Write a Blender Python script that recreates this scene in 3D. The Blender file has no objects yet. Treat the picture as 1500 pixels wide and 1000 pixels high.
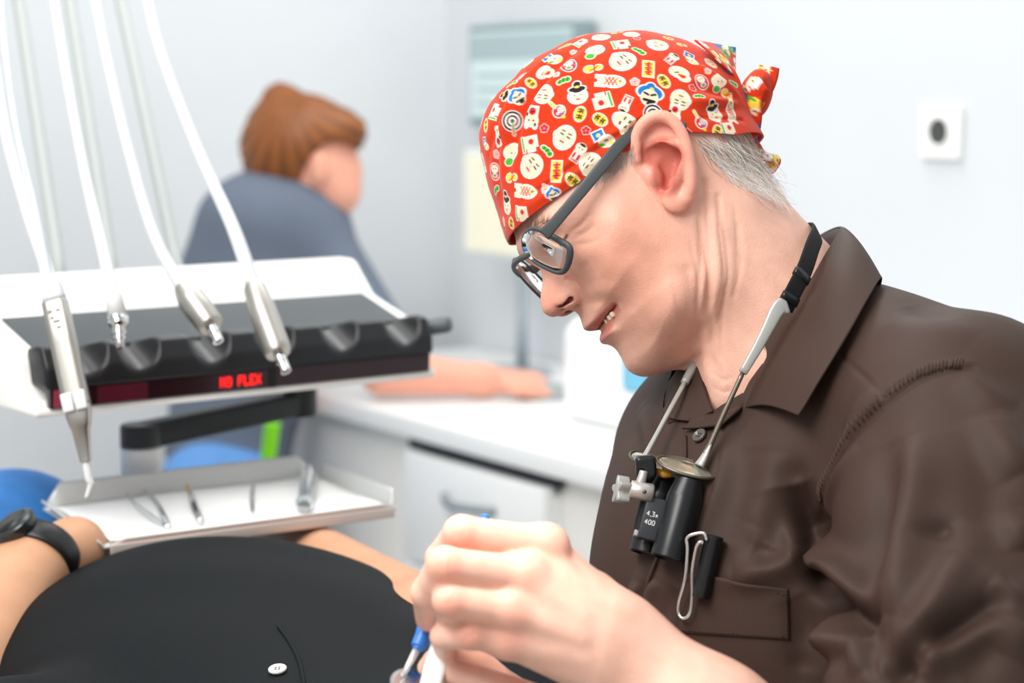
BODY_H = .0013
SHIRT_H = .0022
import bpy, bmesh, math, random
import numpy as np
from mathutils import Vector, Matrix

random.seed(7)
rng = np.random.default_rng(7)
scene = bpy.context.scene
COL = scene.collection

# ------------------------------------------------------------------ camera
FPX = 1500 * 70 / 36.0
TH = math.atan(350 / FPX)
CAM = np.array([0.0, 0.0, 1.25])
RT = np.array([1.0, 0, 0])
FW = np.array([0, math.cos(TH), -math.sin(TH)])
UP = np.array([0, math.sin(TH), math.cos(TH)])

def ray(px, py):
    return FW + RT * (px - 750) / FPX + UP * (500 - py) / FPX

def P(px, py, d):
    """point seen at (px, py) at depth d metres in front of the camera"""
    return CAM + ray(px, py) * d

def proj(p):
    q = np.asarray(p) - CAM
    d = q @ FW
    return np.stack([750 + FPX * (q @ RT) / d, 500 - FPX * (q @ UP) / d, d], -1)

cam_d = bpy.data.cameras.new('camera')
cam_o = bpy.data.objects.new('camera', cam_d)
COL.objects.link(cam_o)
cam_o.location = CAM
cam_o.rotation_euler = (math.pi / 2 - TH, 0, 0)
cam_d.lens = 70
cam_d.sensor_width = 36
cam_d.clip_start = 0.05
cam_d.dof.use_dof = True
cam_d.dof.focus_distance = 1.435
cam_d.dof.aperture_fstop = 5.0
scene.camera = cam_o
scene.view_settings.view_transform = 'Standard'
scene.view_settings.look = 'None'
scene.view_settings.gamma = 1
scene.view_settings.exposure = 0

# ------------------------------------------------------------------ materials
def lin(c):
    c = np.asarray(c, float) / 255.0
    return np.where(c <= 0.04045, c / 12.92, ((c + 0.055) / 1.055) ** 2.4)

def rgba(c):
    return tuple(float(x) for x in lin(c)) + (1.0,)

MATS = {}
def mat(name, col, rough=0.5, metal=0.0, spec=0.5, var=0.0, vscale=8.0, bump=0.0, bscale=200.0, sss=0.0,
        trans=0.0, ior=1.45, emit=None, estr=0.0, coat=0.0, attr=None, sheen=0.0, stretch=None, alpha=1.0):
    if name in MATS:
        return MATS[name]
    m = bpy.data.materials.new(name)
    m.use_nodes = True
    nt = m.node_tree
    b = nt.nodes['Principled BSDF']
    b.inputs['Base Color'].default_value = rgba(col)
    b.inputs['Roughness'].default_value = rough
    b.inputs['Metallic'].default_value = metal
    b.inputs['Specular IOR Level'].default_value = spec
    b.inputs['IOR'].default_value = ior
    b.inputs['Transmission Weight'].default_value = trans
    b.inputs['Coat Weight'].default_value = coat
    b.inputs['Sheen Weight'].default_value = sheen
    b.inputs['Alpha'].default_value = alpha
    if sss:
        b.inputs['Subsurface Weight'].default_value = sss
        b.inputs['Subsurface Radius'].default_value = (1.0, 0.35, 0.2)
        b.inputs['Subsurface Scale'].default_value = 0.006
    if emit is not None:
        b.inputs['Emission Color'].default_value = rgba(emit)
        b.inputs['Emission Strength'].default_value = estr
    tc = nt.nodes.new('ShaderNodeTexCoord')
    src = None
    if attr:
        a = nt.nodes.new('ShaderNodeAttribute')
        a.attribute_name = attr
        src = a.outputs['Color']
        nt.links.new(src, b.inputs['Base Color'])
    if var:
        n = nt.nodes.new('ShaderNodeTexNoise')
        n.inputs['Scale'].default_value = vscale
        n.inputs['Detail'].default_value = 5
        nt.links.new(tc.outputs['Object'], n.inputs['Vector'])
        mr = nt.nodes.new('ShaderNodeMapRange')
        mr.inputs['From Min'].default_value = 0.25
        mr.inputs['From Max'].default_value = 0.75
        mr.inputs['To Min'].default_value = 1 - var
        mr.inputs['To Max'].default_value = 1 + var
        nt.links.new(n.outputs['Fac'], mr.inputs['Value'])
        mx = nt.nodes.new('ShaderNodeMix')
        mx.data_type = 'RGBA'
        mx.blend_type = 'MULTIPLY'
        mx.inputs['Factor'].default_value = 1
        if src:
            nt.links.new(src, mx.inputs['A'])
        else:
            mx.inputs['A'].default_value = rgba(col)
        nt.links.new(mr.outputs['Result'], mx.inputs['B'])
        nt.links.new(mx.outputs['Result'], b.inputs['Base Color'])
    if bump:
        n = nt.nodes.new('ShaderNodeTexNoise')
        n.inputs['Scale'].default_value = bscale
        n.inputs['Detail'].default_value = 4
        if stretch:
            mp = nt.nodes.new('ShaderNodeMapping')
            mp.inputs['Scale'].default_value = stretch
            nt.links.new(tc.outputs['Object'], mp.inputs['Vector'])
            nt.links.new(mp.outputs['Vector'], n.inputs['Vector'])
        else:
            nt.links.new(tc.outputs['Object'], n.inputs['Vector'])
        bp = nt.nodes.new('ShaderNodeBump')
        bp.inputs['Strength'].default_value = bump
        bp.inputs['Distance'].default_value = 0.001
        nt.links.new(n.outputs['Fac'], bp.inputs['Height'])
        nt.links.new(bp.outputs['Normal'], b.inputs['Normal'])
    MATS[name] = m
    return m

# ------------------------------------------------------------------ objects
def _tag(o, label=None, cat=None, group=None, kind=None):
    if label: o['label'] = label
    if cat: o['category'] = cat
    if group: o['group'] = group
    if kind: o['kind'] = kind
    return o

def thing(name, loc, label, cat, group=None, rot=None):
    o = bpy.data.objects.new(name, None)
    COL.objects.link(o)
    o.empty_display_size = 0.05
    o.matrix_world = Matrix.Translation(Vector([float(v) for v in loc])) @ (rot.to_4x4() if rot else Matrix())
    WM[o.name] = o.matrix_world.copy()
    return _tag(o, label, cat, group)

WM = {}
def obj(name, geo, m, parent=None, smooth=True, local=False, label=None, cat=None, group=None, kind=None, angle=None, colors=None):
    """one mesh object; geo = (verts, faces) in world space (or in the parent's own space with local=True)"""
    V, Fc = geo
    V = np.asarray(V, float).reshape(-1, 3)
    base = None
    if parent is None:
        base = Vector(((V[:, 0].min() + V[:, 0].max()) / 2, (V[:, 1].min() + V[:, 1].max()) / 2, V[:, 2].min()))
        V = V - np.array(base)
    elif not local:
        iv = np.array(WM[parent.name].inverted())
        V = V @ iv[:3, :3].T + iv[:3, 3]
    me = bpy.data.meshes.new(name)
    if isinstance(Fc, np.ndarray):
        k = Fc.shape[1]
        me.vertices.add(len(V)); me.vertices.foreach_set('co', V.ravel())
        me.loops.add(Fc.size); me.loops.foreach_set('vertex_index', Fc.ravel().astype(np.int32))
        me.polygons.add(len(Fc))
        me.polygons.foreach_set('loop_start', np.arange(0, Fc.size, k, dtype=np.int32))
        me.update(calc_edges=True)
        me.validate()
    else:
        me.from_pydata([tuple(v) for v in V], [], [tuple(f) for f in Fc])
        me.update()
    if colors is not None:
        ca = me.color_attributes.new('pigment', 'FLOAT_COLOR', 'POINT')
        c4 = np.ones((len(V), 4), np.float32); c4[:, :3] = colors
        ca.data.foreach_set('color', c4.ravel())
    if m is not None:
        me.materials.append(m)
    if smooth:
        me.polygons.foreach_set('use_smooth', np.ones(len(me.polygons), bool))
        if angle:
            me.set_sharp_from_angle(angle=math.radians(angle))
    o = bpy.data.objects.new(name, me)
    COL.objects.link(o)
    if parent is not None:
        o.parent = parent
        WM[o.name] = WM[parent.name]
    else:
        o.location = base
        WM[o.name] = Matrix.Translation(base)
    return _tag(o, label, cat, group, kind)

class G:
    """collects pieces of ONE mesh"""
    def __init__(s): s.v, s.f, s.n = [], [], 0
    def add(s, geo):
        V, Fc = geo
        V = np.asarray(V, float).reshape(-1, 3)
        s.v.append(V)
        s.f += [tuple(int(i) + s.n for i in f) for f in Fc]
        s.n += len(V)
        return s
    def geo(s): return np.concatenate(s.v), s.f

def nrm(v):
    v = np.asarray(v, float)
    return v / np.linalg.norm(v)

def frame_of(d, ref=None):
    d = nrm(d)
    r = np.array([0, 0, 1.0]) if ref is None else np.asarray(ref, float)
    if abs(d @ nrm(r)) > 0.97: r = np.array([1.0, 0, 0])
    a = nrm(np.cross(r, d)); b = np.cross(d, a)
    return a, b, d

def spline(pts, n=8, closed=False):
    p = np.asarray(pts, float)
    out = []
    m = len(p)
    rngs = range(m) if closed else range(m - 1)
    for i in rngs:
        if closed:
            a, b, c, d = p[(i - 1) % m], p[i], p[(i + 1) % m], p[(i + 2) % m]
        else:
            b, c = p[i], p[i + 1]
            a = p[i - 1] if i else 2 * b - c
            d = p[i + 2] if i + 2 < m else 2 * c - b
        for k in range(n):
            t = k / n
            out.append(0.5 * ((2 * b) + (c - a) * t + (2 * a - 5 * b + 4 * c - d) * t * t + (3 * b - a - 3 * c + d) * t ** 3))
    if not closed: out.append(p[-1])
    return np.array(out)

def tube(path, r, seg=16, caps=True, flat=1.0, ref=None, closed=False):
    """swept round (or flattened) bar along a path"""
    p = np.asarray(path, float); n = len(p)
    r = np.broadcast_to(np.asarray(r, float), (n,)) if np.ndim(r) < 1 or len(np.atleast_1d(r)) == n else np.interp(np.linspace(0, 1, n), np.linspace(0, 1, len(r)), r)
    V, Fc = [], []
    t = np.gradient(p, axis=0)
    if closed:
        t = np.roll(p, -1, 0) - np.roll(p, 1, 0)
    a = None
    for i in range(n):
        d = nrm(t[i])
        if a is None or ref is not None:
            a, b, _ = frame_of(d, ref)
        else:
            a = nrm(a - d * (a @ d)); b = np.cross(d, a)
        for k in range(seg):
            w = 2 * math.pi * k / seg
            V.append(p[i] + r[i] * (a * math.cos(w) + b * math.sin(w) * flat))
    for i in range(n if closed else n - 1):
        for k in range(seg):
            j = (i + 1) % n
            Fc.append((i * seg + k, i * seg + (k + 1) % seg, j * seg + (k + 1) % seg, j * seg + k))
    if caps and not closed:
        Fc.append(tuple(range(seg - 1, -1, -1)))
        Fc.append(tuple((n - 1) * seg + k for k in range(seg)))
    return np.array(V), Fc

def lathe(a, b, prof, seg=28, caps=True):
    """turned shape from a to b; prof = [(position 0..1, radius)]"""
    a = np.asarray(a, float); b = np.asarray(b, float)
    x, y, d = frame_of(b - a); L = np.linalg.norm(b - a)
    V, Fc = [], []
    for (t, r) in prof:
        for k in range(seg):
            w = 2 * math.pi * k / seg
            V.append(a + d * L * t + r * (x * math.cos(w) + y * math.sin(w)))
    for i in range(len(prof) - 1):
        for k in range(seg):
            Fc.append((i * seg + k, i * seg + (k + 1) % seg, (i + 1) * seg + (k + 1) % seg, (i + 1) * seg + k))
    if caps:
        Fc.append(tuple(range(seg - 1, -1, -1)))
        Fc.append(tuple((len(prof) - 1) * seg + k for k in range(seg)))
    return np.array(V), Fc

def bm_geo(bm):
    bm.verts.ensure_lookup_table(); bm.normal_update()
    V = np.array([v.co[:] for v in bm.verts]); Fc = [tuple(v.index for v in f.verts) for f in bm.faces]
    bm.free()
    return V, Fc

def box(c, s, bev=0.0, axes=None, seg=3):
    """box of size s centred at c along axes (3 unit rows)"""
    bm = bmesh.new()
    bmesh.ops.create_cube(bm, size=1)
    for v in bm.verts: v.co = Vector((v.co.x * s[0], v.co.y * s[1], v.co.z * s[2]))
    if bev: bmesh.ops.bevel(bm, geom=bm.edges[:], offset=bev, segments=seg, profile=0.5, affect='EDGES')
    bm.verts.index_update()
    V, Fc = bm_geo(bm)
    if axes is not None: V = V @ np.asarray(axes, float)
    return V + np.asarray(c, float), Fc

def prism(poly, h, o, ax, ay, az, bev=0.0, seg=3):
    """outline poly (2-D) in the plane (ax, ay) at o, thickened by h along az"""
    bm = bmesh.new()
    vs = [bm.verts.new((p[0], p[1], 0)) for p in poly]
    f = bm.faces.new(vs)
    r = bmesh.ops.extrude_face_region(bm, geom=[f])
    for v in [g for g in r['geom'] if isinstance(g, bmesh.types.BMVert)]: v.co.z += h
    bmesh.ops.recalc_face_normals(bm, faces=bm.faces[:])
    if bev: bmesh.ops.bevel(bm, geom=bm.edges[:], offset=bev, segments=seg, profile=0.5, affect='EDGES')
    bm.verts.index_update()
    V, Fc = bm_geo(bm)
    M = np.array([ax, ay, az], float)
    return V @ M + np.asarray(o, float), Fc

def sheet(grid, th=0.0):
    """grid of points (rows x cols x 3) -> surface, thickened along its normals when th > 0"""
    g = np.asarray(grid, float); a, b = g.shape[:2]
    q = []
    for i in range(a - 1):
        for j in range(b - 1):
            q.append((i * b + j, i * b + j + 1, (i + 1) * b + j + 1, (i + 1) * b + j))
    if not th: return g.reshape(-1, 3), q
    du = np.gradient(g, axis=0); dv = np.gradient(g, axis=1)
    n = np.cross(du, dv); n /= (np.linalg.norm(n, axis=2, keepdims=True) + 1e-12)
    g2 = g - n * th
    V = np.concatenate([g.reshape(-1, 3), g2.reshape(-1, 3)]); N = a * b
    F2 = [tuple(reversed(f)) for f in q]
    F2 = q + [tuple(i + N for i in f) for f in F2]
    edge = [(0, j) for j in range(b)] + [(i, b - 1) for i in range(1, a)] + [(a - 1, j) for j in range(b - 2, -1, -1)] + [(i, 0) for i in range(a - 2, 0, -1)]
    e = [i * b + j for i, j in edge]
    for k in range(len(e)):
        F2.append((e[(k + 1) % len(e)], e[k], e[k] + N, e[(k + 1) % len(e)] + N))
    return V, F2

# ------------------------------------------------------------------ implicit surfaces
def smin(a, b, k):
    h = np.maximum(k - np.abs(a - b), 0) / k
    return np.minimum(a, b) - h * h * k * 0.25
def smax(a, b, k): return -smin(-a, -b, k)

def cone(p, a, b, ra, rb):
    a = np.asarray(a, float); b = np.asarray(b, float); ba = b - a
    h = np.clip((p - a) @ ba / (ba @ ba), 0, 1)
    return np.linalg.norm(p - a - h[:, None] * ba, axis=1) - (ra + (rb - ra) * h)

def ball(p, c, r): return np.linalg.norm(p - np.asarray(c, float), axis=1) - r

def ell(p, c, r, R=None):
    q = p - np.asarray(c, float)
    if R is not None: q = q @ np.asarray(R, float).T
    r = np.asarray(r, float)
    k0 = np.linalg.norm(q / r, axis=1); k1 = np.linalg.norm(q / r ** 2, axis=1) + 1e-9
    return k0 * (k0 - 1) / k1

def rbox(p, c, h, rad, R=None):
    q = p - np.asarray(c, float)
    if R is not None: q = q @ np.asarray(R, float).T
    q = np.abs(q) - (np.asarray(h, float) - rad)
    return np.linalg.norm(np.maximum(q, 0), axis=1) + np.minimum(q.max(1), 0) - rad

def chain(p, pts, rs, k=0.0):
    d = None
    for i in range(len(pts) - 1):
        e = cone(p, pts[i], pts[i + 1], rs[i], rs[i + 1])
        d = e if d is None else (smin(d, e, k) if k else np.minimum(d, e))
    return d

def poly_sd(P2, poly):
    """signed distance of 2-D points to a polygon (negative inside)"""
    poly = np.asarray(poly, float); d = np.full(len(P2), 1e9); ins = np.zeros(len(P2), bool)
    m = len(poly)
    for i in range(m):
        a = poly[i]; b = poly[(i + 1) % m]; ba = b - a
        h = np.clip((P2 - a) @ ba / (ba @ ba + 1e-18), 0, 1)
        d = np.minimum(d, np.linalg.norm(P2 - a - h[:, None] * ba, axis=1))
        c = (a[1] > P2[:, 1]) != (b[1] > P2[:, 1])
        if ba[1] != 0:
            xi = a[0] + (P2[:, 1] - a[1]) / ba[1] * ba[0]
            ins ^= c & (P2[:, 0] < xi)
    return np.where(ins, -d, d)

def isosurface(f, lo, hi, h, B=12, lip=1.6):
    """surface-nets mesh of f = 0; blocks far from the surface are skipped"""
    lo = np.asarray(lo, float); hi = np.asarray(hi, float)
    nb = np.ceil((hi - lo) / (h * B)).astype(int)
    I = np.stack(np.meshgrid(*[np.arange(k) for k in nb], indexing='ij'), -1).reshape(-1, 3)
    half = h * B / 2
    keep = []
    for s in range(0, len(I), 200000):
        c = lo + I[s:s + 200000] * (h * B) + half
        keep.append(np.abs(f(c)) < half * 1.7321 * lip)
    I = I[np.concatenate(keep)]
    g = np.stack(np.meshgrid(*[np.arange(B + 1)] * 3, indexing='ij'), -1).reshape(-1, 3)
    N = nb * B + 3
    def key(c): return (c[..., 0] * N[1] + c[..., 1]) * N[2] + c[..., 2]
    ck, cv, ek = [], [], []
    off = np.array([[i, j, k] for i in (0, 1) for j in (0, 1) for k in (0, 1)])
    edges = [(a, b) for a in range(8) for b in range(a + 1, 8) if np.abs(off[a] - off[b]).sum() == 1]
    step = max(1, 1500000 // len(g))
    for s in range(0, len(I), step):
        J = I[s:s + step]
        gi = J[:, None, :] * B + g[None]
        val = f((lo + gi.reshape(-1, 3) * h)).reshape(len(J), B + 1, B + 1, B + 1)
        inside = val < 0
        cs = [inside[:, o[0]:B + o[0], o[1]:B + o[1], o[2]:B + o[2]] for o in off]
        cnt = sum(c.astype(np.int8) for c in cs)
        w = np.argwhere((cnt > 0) & (cnt < 8))
        if not len(w): continue
        vv = np.stack([val[w[:, 0], w[:, 1] + o[0], w[:, 2] + o[1], w[:, 3] + o[2]] for o in off], 1)
        acc = np.zeros((len(w), 3)); num = np.zeros(len(w))
        for a, b in edges:
            va, vb = vv[:, a], vv[:, b]
            m = (va < 0) != (vb < 0)
            t = np.where(m, va / np.where(m, va - vb, 1), 0)
            acc += np.where(m[:, None], off[a] + (off[b] - off[a]) * t[:, None], 0); num += m
        cell = J[w[:, 0]] * B + w[:, 1:]
        ck.append(key(cell + 1)); cv.append(lo + (cell + acc / num[:, None]) * h)
        for ax, o in ((0, 4), (1, 2), (2, 1)):
            m = (vv[:, 0] < 0) != (vv[:, o] < 0)
            ek.append(np.concatenate([cell[m] + 1, np.full((m.sum(), 1), ax), (vv[m, 0:1] < 0)], 1))
    ck = np.concatenate(ck); cv = np.concatenate(cv); ek = np.concatenate(ek).astype(int)
    o = np.argsort(ck); ck, cv = ck[o], cv[o]
    faces = []
    for ax in range(3):
        e = ek[ek[:, 3] == ax]; u, v = [(1, 2), (2, 0), (0, 1)][ax]
        c = e[:, :3]
        du = np.zeros(3, int); du[u] = 1; dv = np.zeros(3, int); dv[v] = 1
        ids, ok = [], np.ones(len(c), bool)
        for q in (c, c - du, c - du - dv, c - dv):
            kk = key(q); pos = np.clip(np.searchsorted(ck, kk), 0, len(ck) - 1)
            ok &= ck[pos] == kk; ids.append(pos)
        fq = np.stack(ids, 1)
        flip = e[:, 4] == 0
        fq[flip] = fq[flip][:, ::-1]
        faces.append(fq[ok])
    return cv, np.concatenate(faces)

def march(f, px, py, d0=0.9, d1=2.4, lip=0.7):
    """where rays through photo points meet an implicit surface"""
    px = np.atleast_1d(np.asarray(px, float)); py = np.atleast_1d(np.asarray(py, float))
    D = FW + RT * ((px - 750) / FPX)[:, None] + UP * ((500 - py) / FPX)[:, None]
    t = np.full(len(px), d0)
    for _ in range(160):
        t = np.minimum(t + np.clip(f(CAM + D * t[:, None]), -0.02, 0.05) * lip, d1)
    return CAM + D * t[:, None]

def grad(f, p, e=1e-3):
    g = np.stack([f(p + np.eye(3)[i] * e) - f(p - np.eye(3)[i] * e) for i in range(3)], 1)
    return g / (np.linalg.norm(g, axis=1, keepdims=True) + 1e-12)
# ------------------------------------------------------------------ the room
WALLM = mat('white_wall_paint', (214, 218, 221), 0.75, spec=0.2, var=0.015, vscale=3, bump=0.05, bscale=90)
FLOORM = mat('grey_vinyl_floor', (196, 194, 188), 0.45, var=0.05, vscale=12)
WD = np.array([0.552, -0.834, 0.0])          # along the wall with the socket, coming nearer
WN = np.array([-0.834, -0.552, 0.0])         # out of that wall into the room
ZU = np.array([0, 0, 1.0])
CORNER = np.array([-0.139, 4.25, 0.0])

def wallbox(a, b, n, z0, z1, th=0.12):
    a = np.asarray(a, float); b = np.asarray(b, float)
    d = nrm(b - a); L = np.linalg.norm(b - a)
    c = (a + b) / 2 - np.asarray(n) * th / 2; c[2] = (z0 + z1) / 2
    return box(c, (L, th, z1 - z0), 0, (d, np.cross(ZU, d), ZU))
obj('wall_right', wallbox(CORNER, CORNER + WD * 4.6, WN, 0, 2.7), WALLM, smooth=False, kind='structure')
LN = -WD                                      # normal of the other wall is towards the room
obj('wall_left', wallbox(CORNER - WN * 0.12, CORNER + WN * 3.4, WD, 0, 2.7), WALLM, smooth=False, kind='structure')
obj('floor', box((0, 2.2, -0.05), (7, 6, 0.1)), FLOORM, smooth=False, kind='structure')

def wallpt(px, z, off=0.0):
    """point on the wall with the socket in the photo column px, at height z, off metres proud of it"""
    k = (px - 750) / FPX / math.cos(TH)
    o = CORNER + WN * off
    t = (k * o[1] - o[0]) / (WD[0] - k * WD[1])
    p = o + WD * t; p[2] = z
    return p

# wall socket
sp = wallpt(1382, 0, 0)
q = proj(sp); dd = np.linalg.norm((sp - CAM)[:2])
szc = P(1383, 193, q[2])[2] if False else None
for _ in range(3):
    pass
d_ = (sp - CAM)[1]
# depth along the axis for a point on the wall seen at py=193
kk = ray(1383, 193); tt = ((CORNER - CAM) @ WN) / (kk @ WN); SP = CAM + kk * tt
WHITEP = mat('white_plastic', (246, 246, 242), 0.35, var=0.01)
so = thing('wall_socket', SP, 'white square wall socket with round recess on bare white wall', 'socket')
ax3 = np.array([WD, ZU, WN])
gz = G()
n_ = 32
def ring(c, r, off, n=n_):
    return [c + WN * off + r * (WD * math.cos(2 * math.pi * i / n) + ZU * math.sin(2 * math.pi * i / n)) for i in range(n)]
obj('cover_plate', box(SP + WN * 0.006, (0.082, 0.082, 0.012), 0.004, ax3), WHITEP, so)
V = ring(SP, 0.027, 0.0125) + ring(SP, 0.022, 0.016) + ring(SP, 0.0195, 0.0125)
Fq = [(i + a * n_, (i + 1) % n_ + a * n_, (i + 1) % n_ + (a + 1) * n_, i + (a + 1) * n_) for a in range(2) for i in range(n_)]
obj('socket_rim', (np.array(V), Fq), WHITEP, so)
V = ring(SP, 0.0195, 0.0128) + ring(SP, 0.0001, 0.0128)
Fq = [(i, (i + 1) % n_, (i + 1) % n_ + n_, i + n_) for i in range(n_)]
obj('socket_recess', (np.array(V), Fq), mat('socket_dark', (70, 72, 70), 0.5), so, label='dark round socket recess')

# wall-mounted screen near the corner
SCR = mat('screen_bezel', (128, 146, 150), 0.4)
def wall_panel(px0, px1, py0, py1, off, th):
    a = ray(px0, py0); b = ray(px1, py0)
    def hit(r):
        o = CORNER + WN * off
        return CAM + r * (((o - CAM) @ WN) / (r @ WN))
    A = hit(a); B = hit(b); C_ = hit(ray(px0, py1))
    w = abs((B - A) @ WD); z1 = A[2]; z0 = C_[2]
    c = (A + B) / 2; c[2] = (z0 + z1) / 2
    return c, w, z1 - z0
c, w, h = wall_panel(689, 846, 38, 183, 0.05, 0)
ws = thing('wall_screen', c - ZU * h / 2, 'grey framed screen mounted high on the wall near the corner', 'screen')
obj('housing', box(c - WN * 0.02, (w, 0.05, h), 0.006, (WD, WN, ZU)), SCR, ws)
obj('display', box(c + WN * 0.0055, (w - 0.022, 0.003, h - 0.028), 0, (WD, WN, ZU)), mat('screen_pale', (196, 212, 212), 0.3, emit=(190, 210, 210), estr=0.25), ws, smooth=False)
obj('title_band', box(c + WN * 0.0065 + ZU * (h / 2 - 0.045), (w - 0.024, 0.003, 0.05), 0, (WD, WN, ZU)), mat('screen_band', (160, 180, 182), 0.3, emit=(150, 175, 180), estr=0.12), ws, smooth=False)
g = G()
for i in range(4):
    g.add(box(c + WN * 0.0065 + ZU * (h / 2 - 0.10 - i * 0.028) - WD * 0.05, (w * 0.55, 0.003, 0.008), 0, (WD, WN, ZU)))
obj('list_row', g.geo(), mat('screen_row', (172, 192, 194), 0.3), ws, smooth=False)

# desk along that wall
DESK = mat('white_laminate', (246, 247, 246), 0.3, var=0.01)
E0 = np.array([-0.177, 3.23, 0.0])            # a point of the worktop's front edge
def dk(t, s, z):                               # along the edge, behind the edge, height
    p = E0 + WD * t - WN * s; p[2] = z; return p
DEPTH = float((E0 - CORNER) @ WN)
dsk = thing('desk', dk(0.2, 0.3, 0), 'long white desk worktop running along the wall behind the dentist', 'desk')
c = dk(0.55, DEPTH / 2 - 0.002, 0.722)
obj('worktop', box(c, (2.55, DEPTH - 0.004, 0.036), 0.004, (WD, WN, ZU)), DESK, dsk)
BEI = mat('grey_beige_panel', (246, 244, 238), 0.6, var=0.02)
obj('back_panel', box(dk(0.55, 0.045, 0.352), (2.5, 0.018, 0.704), 0, (WD, WN, ZU)), BEI, dsk, smooth=False)
obj('side_panel', box(dk(1.5, 0.33, 0.352), (0.02, 0.40, 0.704), 0, (WD, WN, ZU)), BEI, dsk, smooth=False)
obj('side_panel', box(dk(-0.64, 0.33, 0.352), (0.02, 0.40, 0.704), 0, (WD, WN, ZU)), BEI, dsk, smooth=False)

# drawer pedestal
cab = thing('drawer_pedestal', dk(0.12, 0.2, 0), 'white drawer pedestal with bowed grey handles under the desk', 'cabinet')
T0, T1 = 0.005, 0.225
tw = T1 - T0; tc_ = (T0 + T1) / 2
def fronts(px):
    k = (px - 750) / FPX / math.cos(TH); o = E0 - WN * 0.002
    return (k * o[1] - o[0]) / (WD[0] - k * WD[1])
T0, T1 = fronts(590), fronts(797); tw = T1 - T0; tc_ = (T0 + T1) / 2
obj('carcass', box(dk(tc_, 0.029, 0.345), (tw - 0.004, 0.012, 0.65), 0.002, (WD, WN, ZU)), DESK, cab)
HAND = mat('grey_handle', (150, 160, 165), 0.35, metal=0.3)
for i, (z1, z0) in enumerate(((0.682, 0.50), (0.495, 0.31), (0.305, 0.08))):
    dr = obj('drawer', box(dk(tc_, 0.012, (z0 + z1) / 2), (tw - 0.002, 0.02, z1 - z0), 0.003, (WD, WN, ZU)), DESK, cab)
    zz = z1 - 0.055
    path = [dk(tc_ - 0.075 + 0.15 * u, 0.001 - 0.03 * math.sin(math.pi * u), zz) for u in np.linspace(0, 1, 13)]
    obj('handle', tube(path, 0.007, 10), HAND, dr)
obj('top_gap_shadow', box(dk(tc_, 0.026, 0.6925), (tw + 0.02, 0.016, 0.017), 0, (WD, WN, ZU)), mat('gap_shadow_black', (18, 24, 34), 0.5), cab, smooth=False, label='black strip painted as shadow in the gap')  # dark strip stands in for the shadow under the worktop

# white machine
mp = CAM + ray(945, 640) * 3.0
def desk_hit(px, py, z=0.74):
    r = ray(px, py); return CAM + r * ((z - CAM[2]) / r[2])
mc = desk_hit(950, 622); 
mch = thing('sealing_machine', mc, 'white rounded machine with a blue panel on the desk behind the dentist', 'machine')
rr = (WD, WN, ZU)
R3 = np.array(rr)
def fm(p):
    a = rbox(p, mc + ZU * 0.082, (0.13, 0.09, 0.085), 0.035, R3)
    b = rbox(p, mc + ZU * 0.135, (0.10, 0.07, 0.03), 0.025, R3)
    return smin(a, b, 0.03)
obj('housing', isosurface(fm, mc - 0.2, mc + 0.25, 0.006), mat('machine_white', (247, 248, 248), 0.25), mch)
# panel on the front face
fh = march(fm, [932], [550], 2.0, 4.0)[0]
obj('control_panel', box(fh + WN * 0.001, (0.058, 0.006, 0.05), 0.006, rr), mat('machine_blue', (120, 196, 226), 0.3), mch, label='light blue control panel')
obj('foot', box(mc + ZU * 0.003, (0.2, 0.14, 0.006), 0.002, rr), mat('machine_foot', (170, 178, 180), 0.5), mch)

# desk monitor on a pole
mb = desk_hit(752, 548)
mon = thing('desk_monitor', mb, 'cream coloured monitor screen on a thin grey pole behind the desk', 'monitor')
GREYP = mat('grey_pole', (176, 186, 192), 0.4, metal=0.4)
dm = (mb - CAM) @ FW
def at_depth(px, py, base, n):
    r = ray(px, py); return CAM + r * (((base - CAM) @ n) / (r @ n))
a = at_depth(686, 218, mb, WN); b = at_depth(812, 386, mb, WN)
w = abs((b - a) @ WD); h = a[2] - b[2]; c = (a + b) / 2
obj('base', lathe(mb, mb + ZU * 0.012, [(0, 0.075), (0.5, 0.075), (1, 0.068)]), GREYP, mon, angle=40)
obj('pole', lathe(mb - WN * 0.02 + ZU * 0.01, np.array([mb[0], mb[1], c[2]]) - WN * 0.02, [(0, 0.012), (1, 0.012)]), GREYP, mon)
obj('frame', box(c - WN * 0.0, (w, 0.024, h), 0.006, rr), mat('monitor_frame', (226, 232, 230), 0.4), mon)
obj('display', box(c + WN * 0.0125, (w - 0.016, 0.003, h - 0.02), 0, rr), mat('monitor_cream', (238, 236, 212), 0.4, emit=(238, 236, 205), estr=0.12), mon, smooth=False)

# mouse under the assistant's hand is added with her

# ------------------------------------------------------------------ light
w = bpy.data.worlds.new('daylight'); scene.world = w; w.use_nodes = True
bg = w.node_tree.nodes['Background']
bg.inputs['Color'].default_value = (0.97, 0.985, 1.0, 1)
bg.inputs['Strength'].default_value = 0.55
def area(name, loc, target, size, power, col=(1, 1, 1), sy=None, spread=180):
    l = bpy.data.lights.new(name, 'AREA'); l.energy = power; l.size = size; l.color = col
    if sy: l.shape = 'RECTANGLE'; l.size_y = sy
    l.spread = math.radians(spread)
    o = bpy.data.objects.new(name, l); COL.objects.link(o)
    o.location = loc
    d = Vector(target) - Vector(loc); o.rotation_euler = d.to_track_quat('-Z', 'Y').to_euler()
    return o
area('ceiling_or_fill_lamp', (-0.9, 0.9, 2.65), (-0.1, 1.6, 0.9), 1.2, 26, (1, 0.985, 0.96), 0.6)
area('ceiling_or_fill_lamp', (0.9, 1.9, 2.65), (0.7, 2.0, 0), 1.2, 3, (1, 0.985, 0.96), 0.6)
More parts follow.
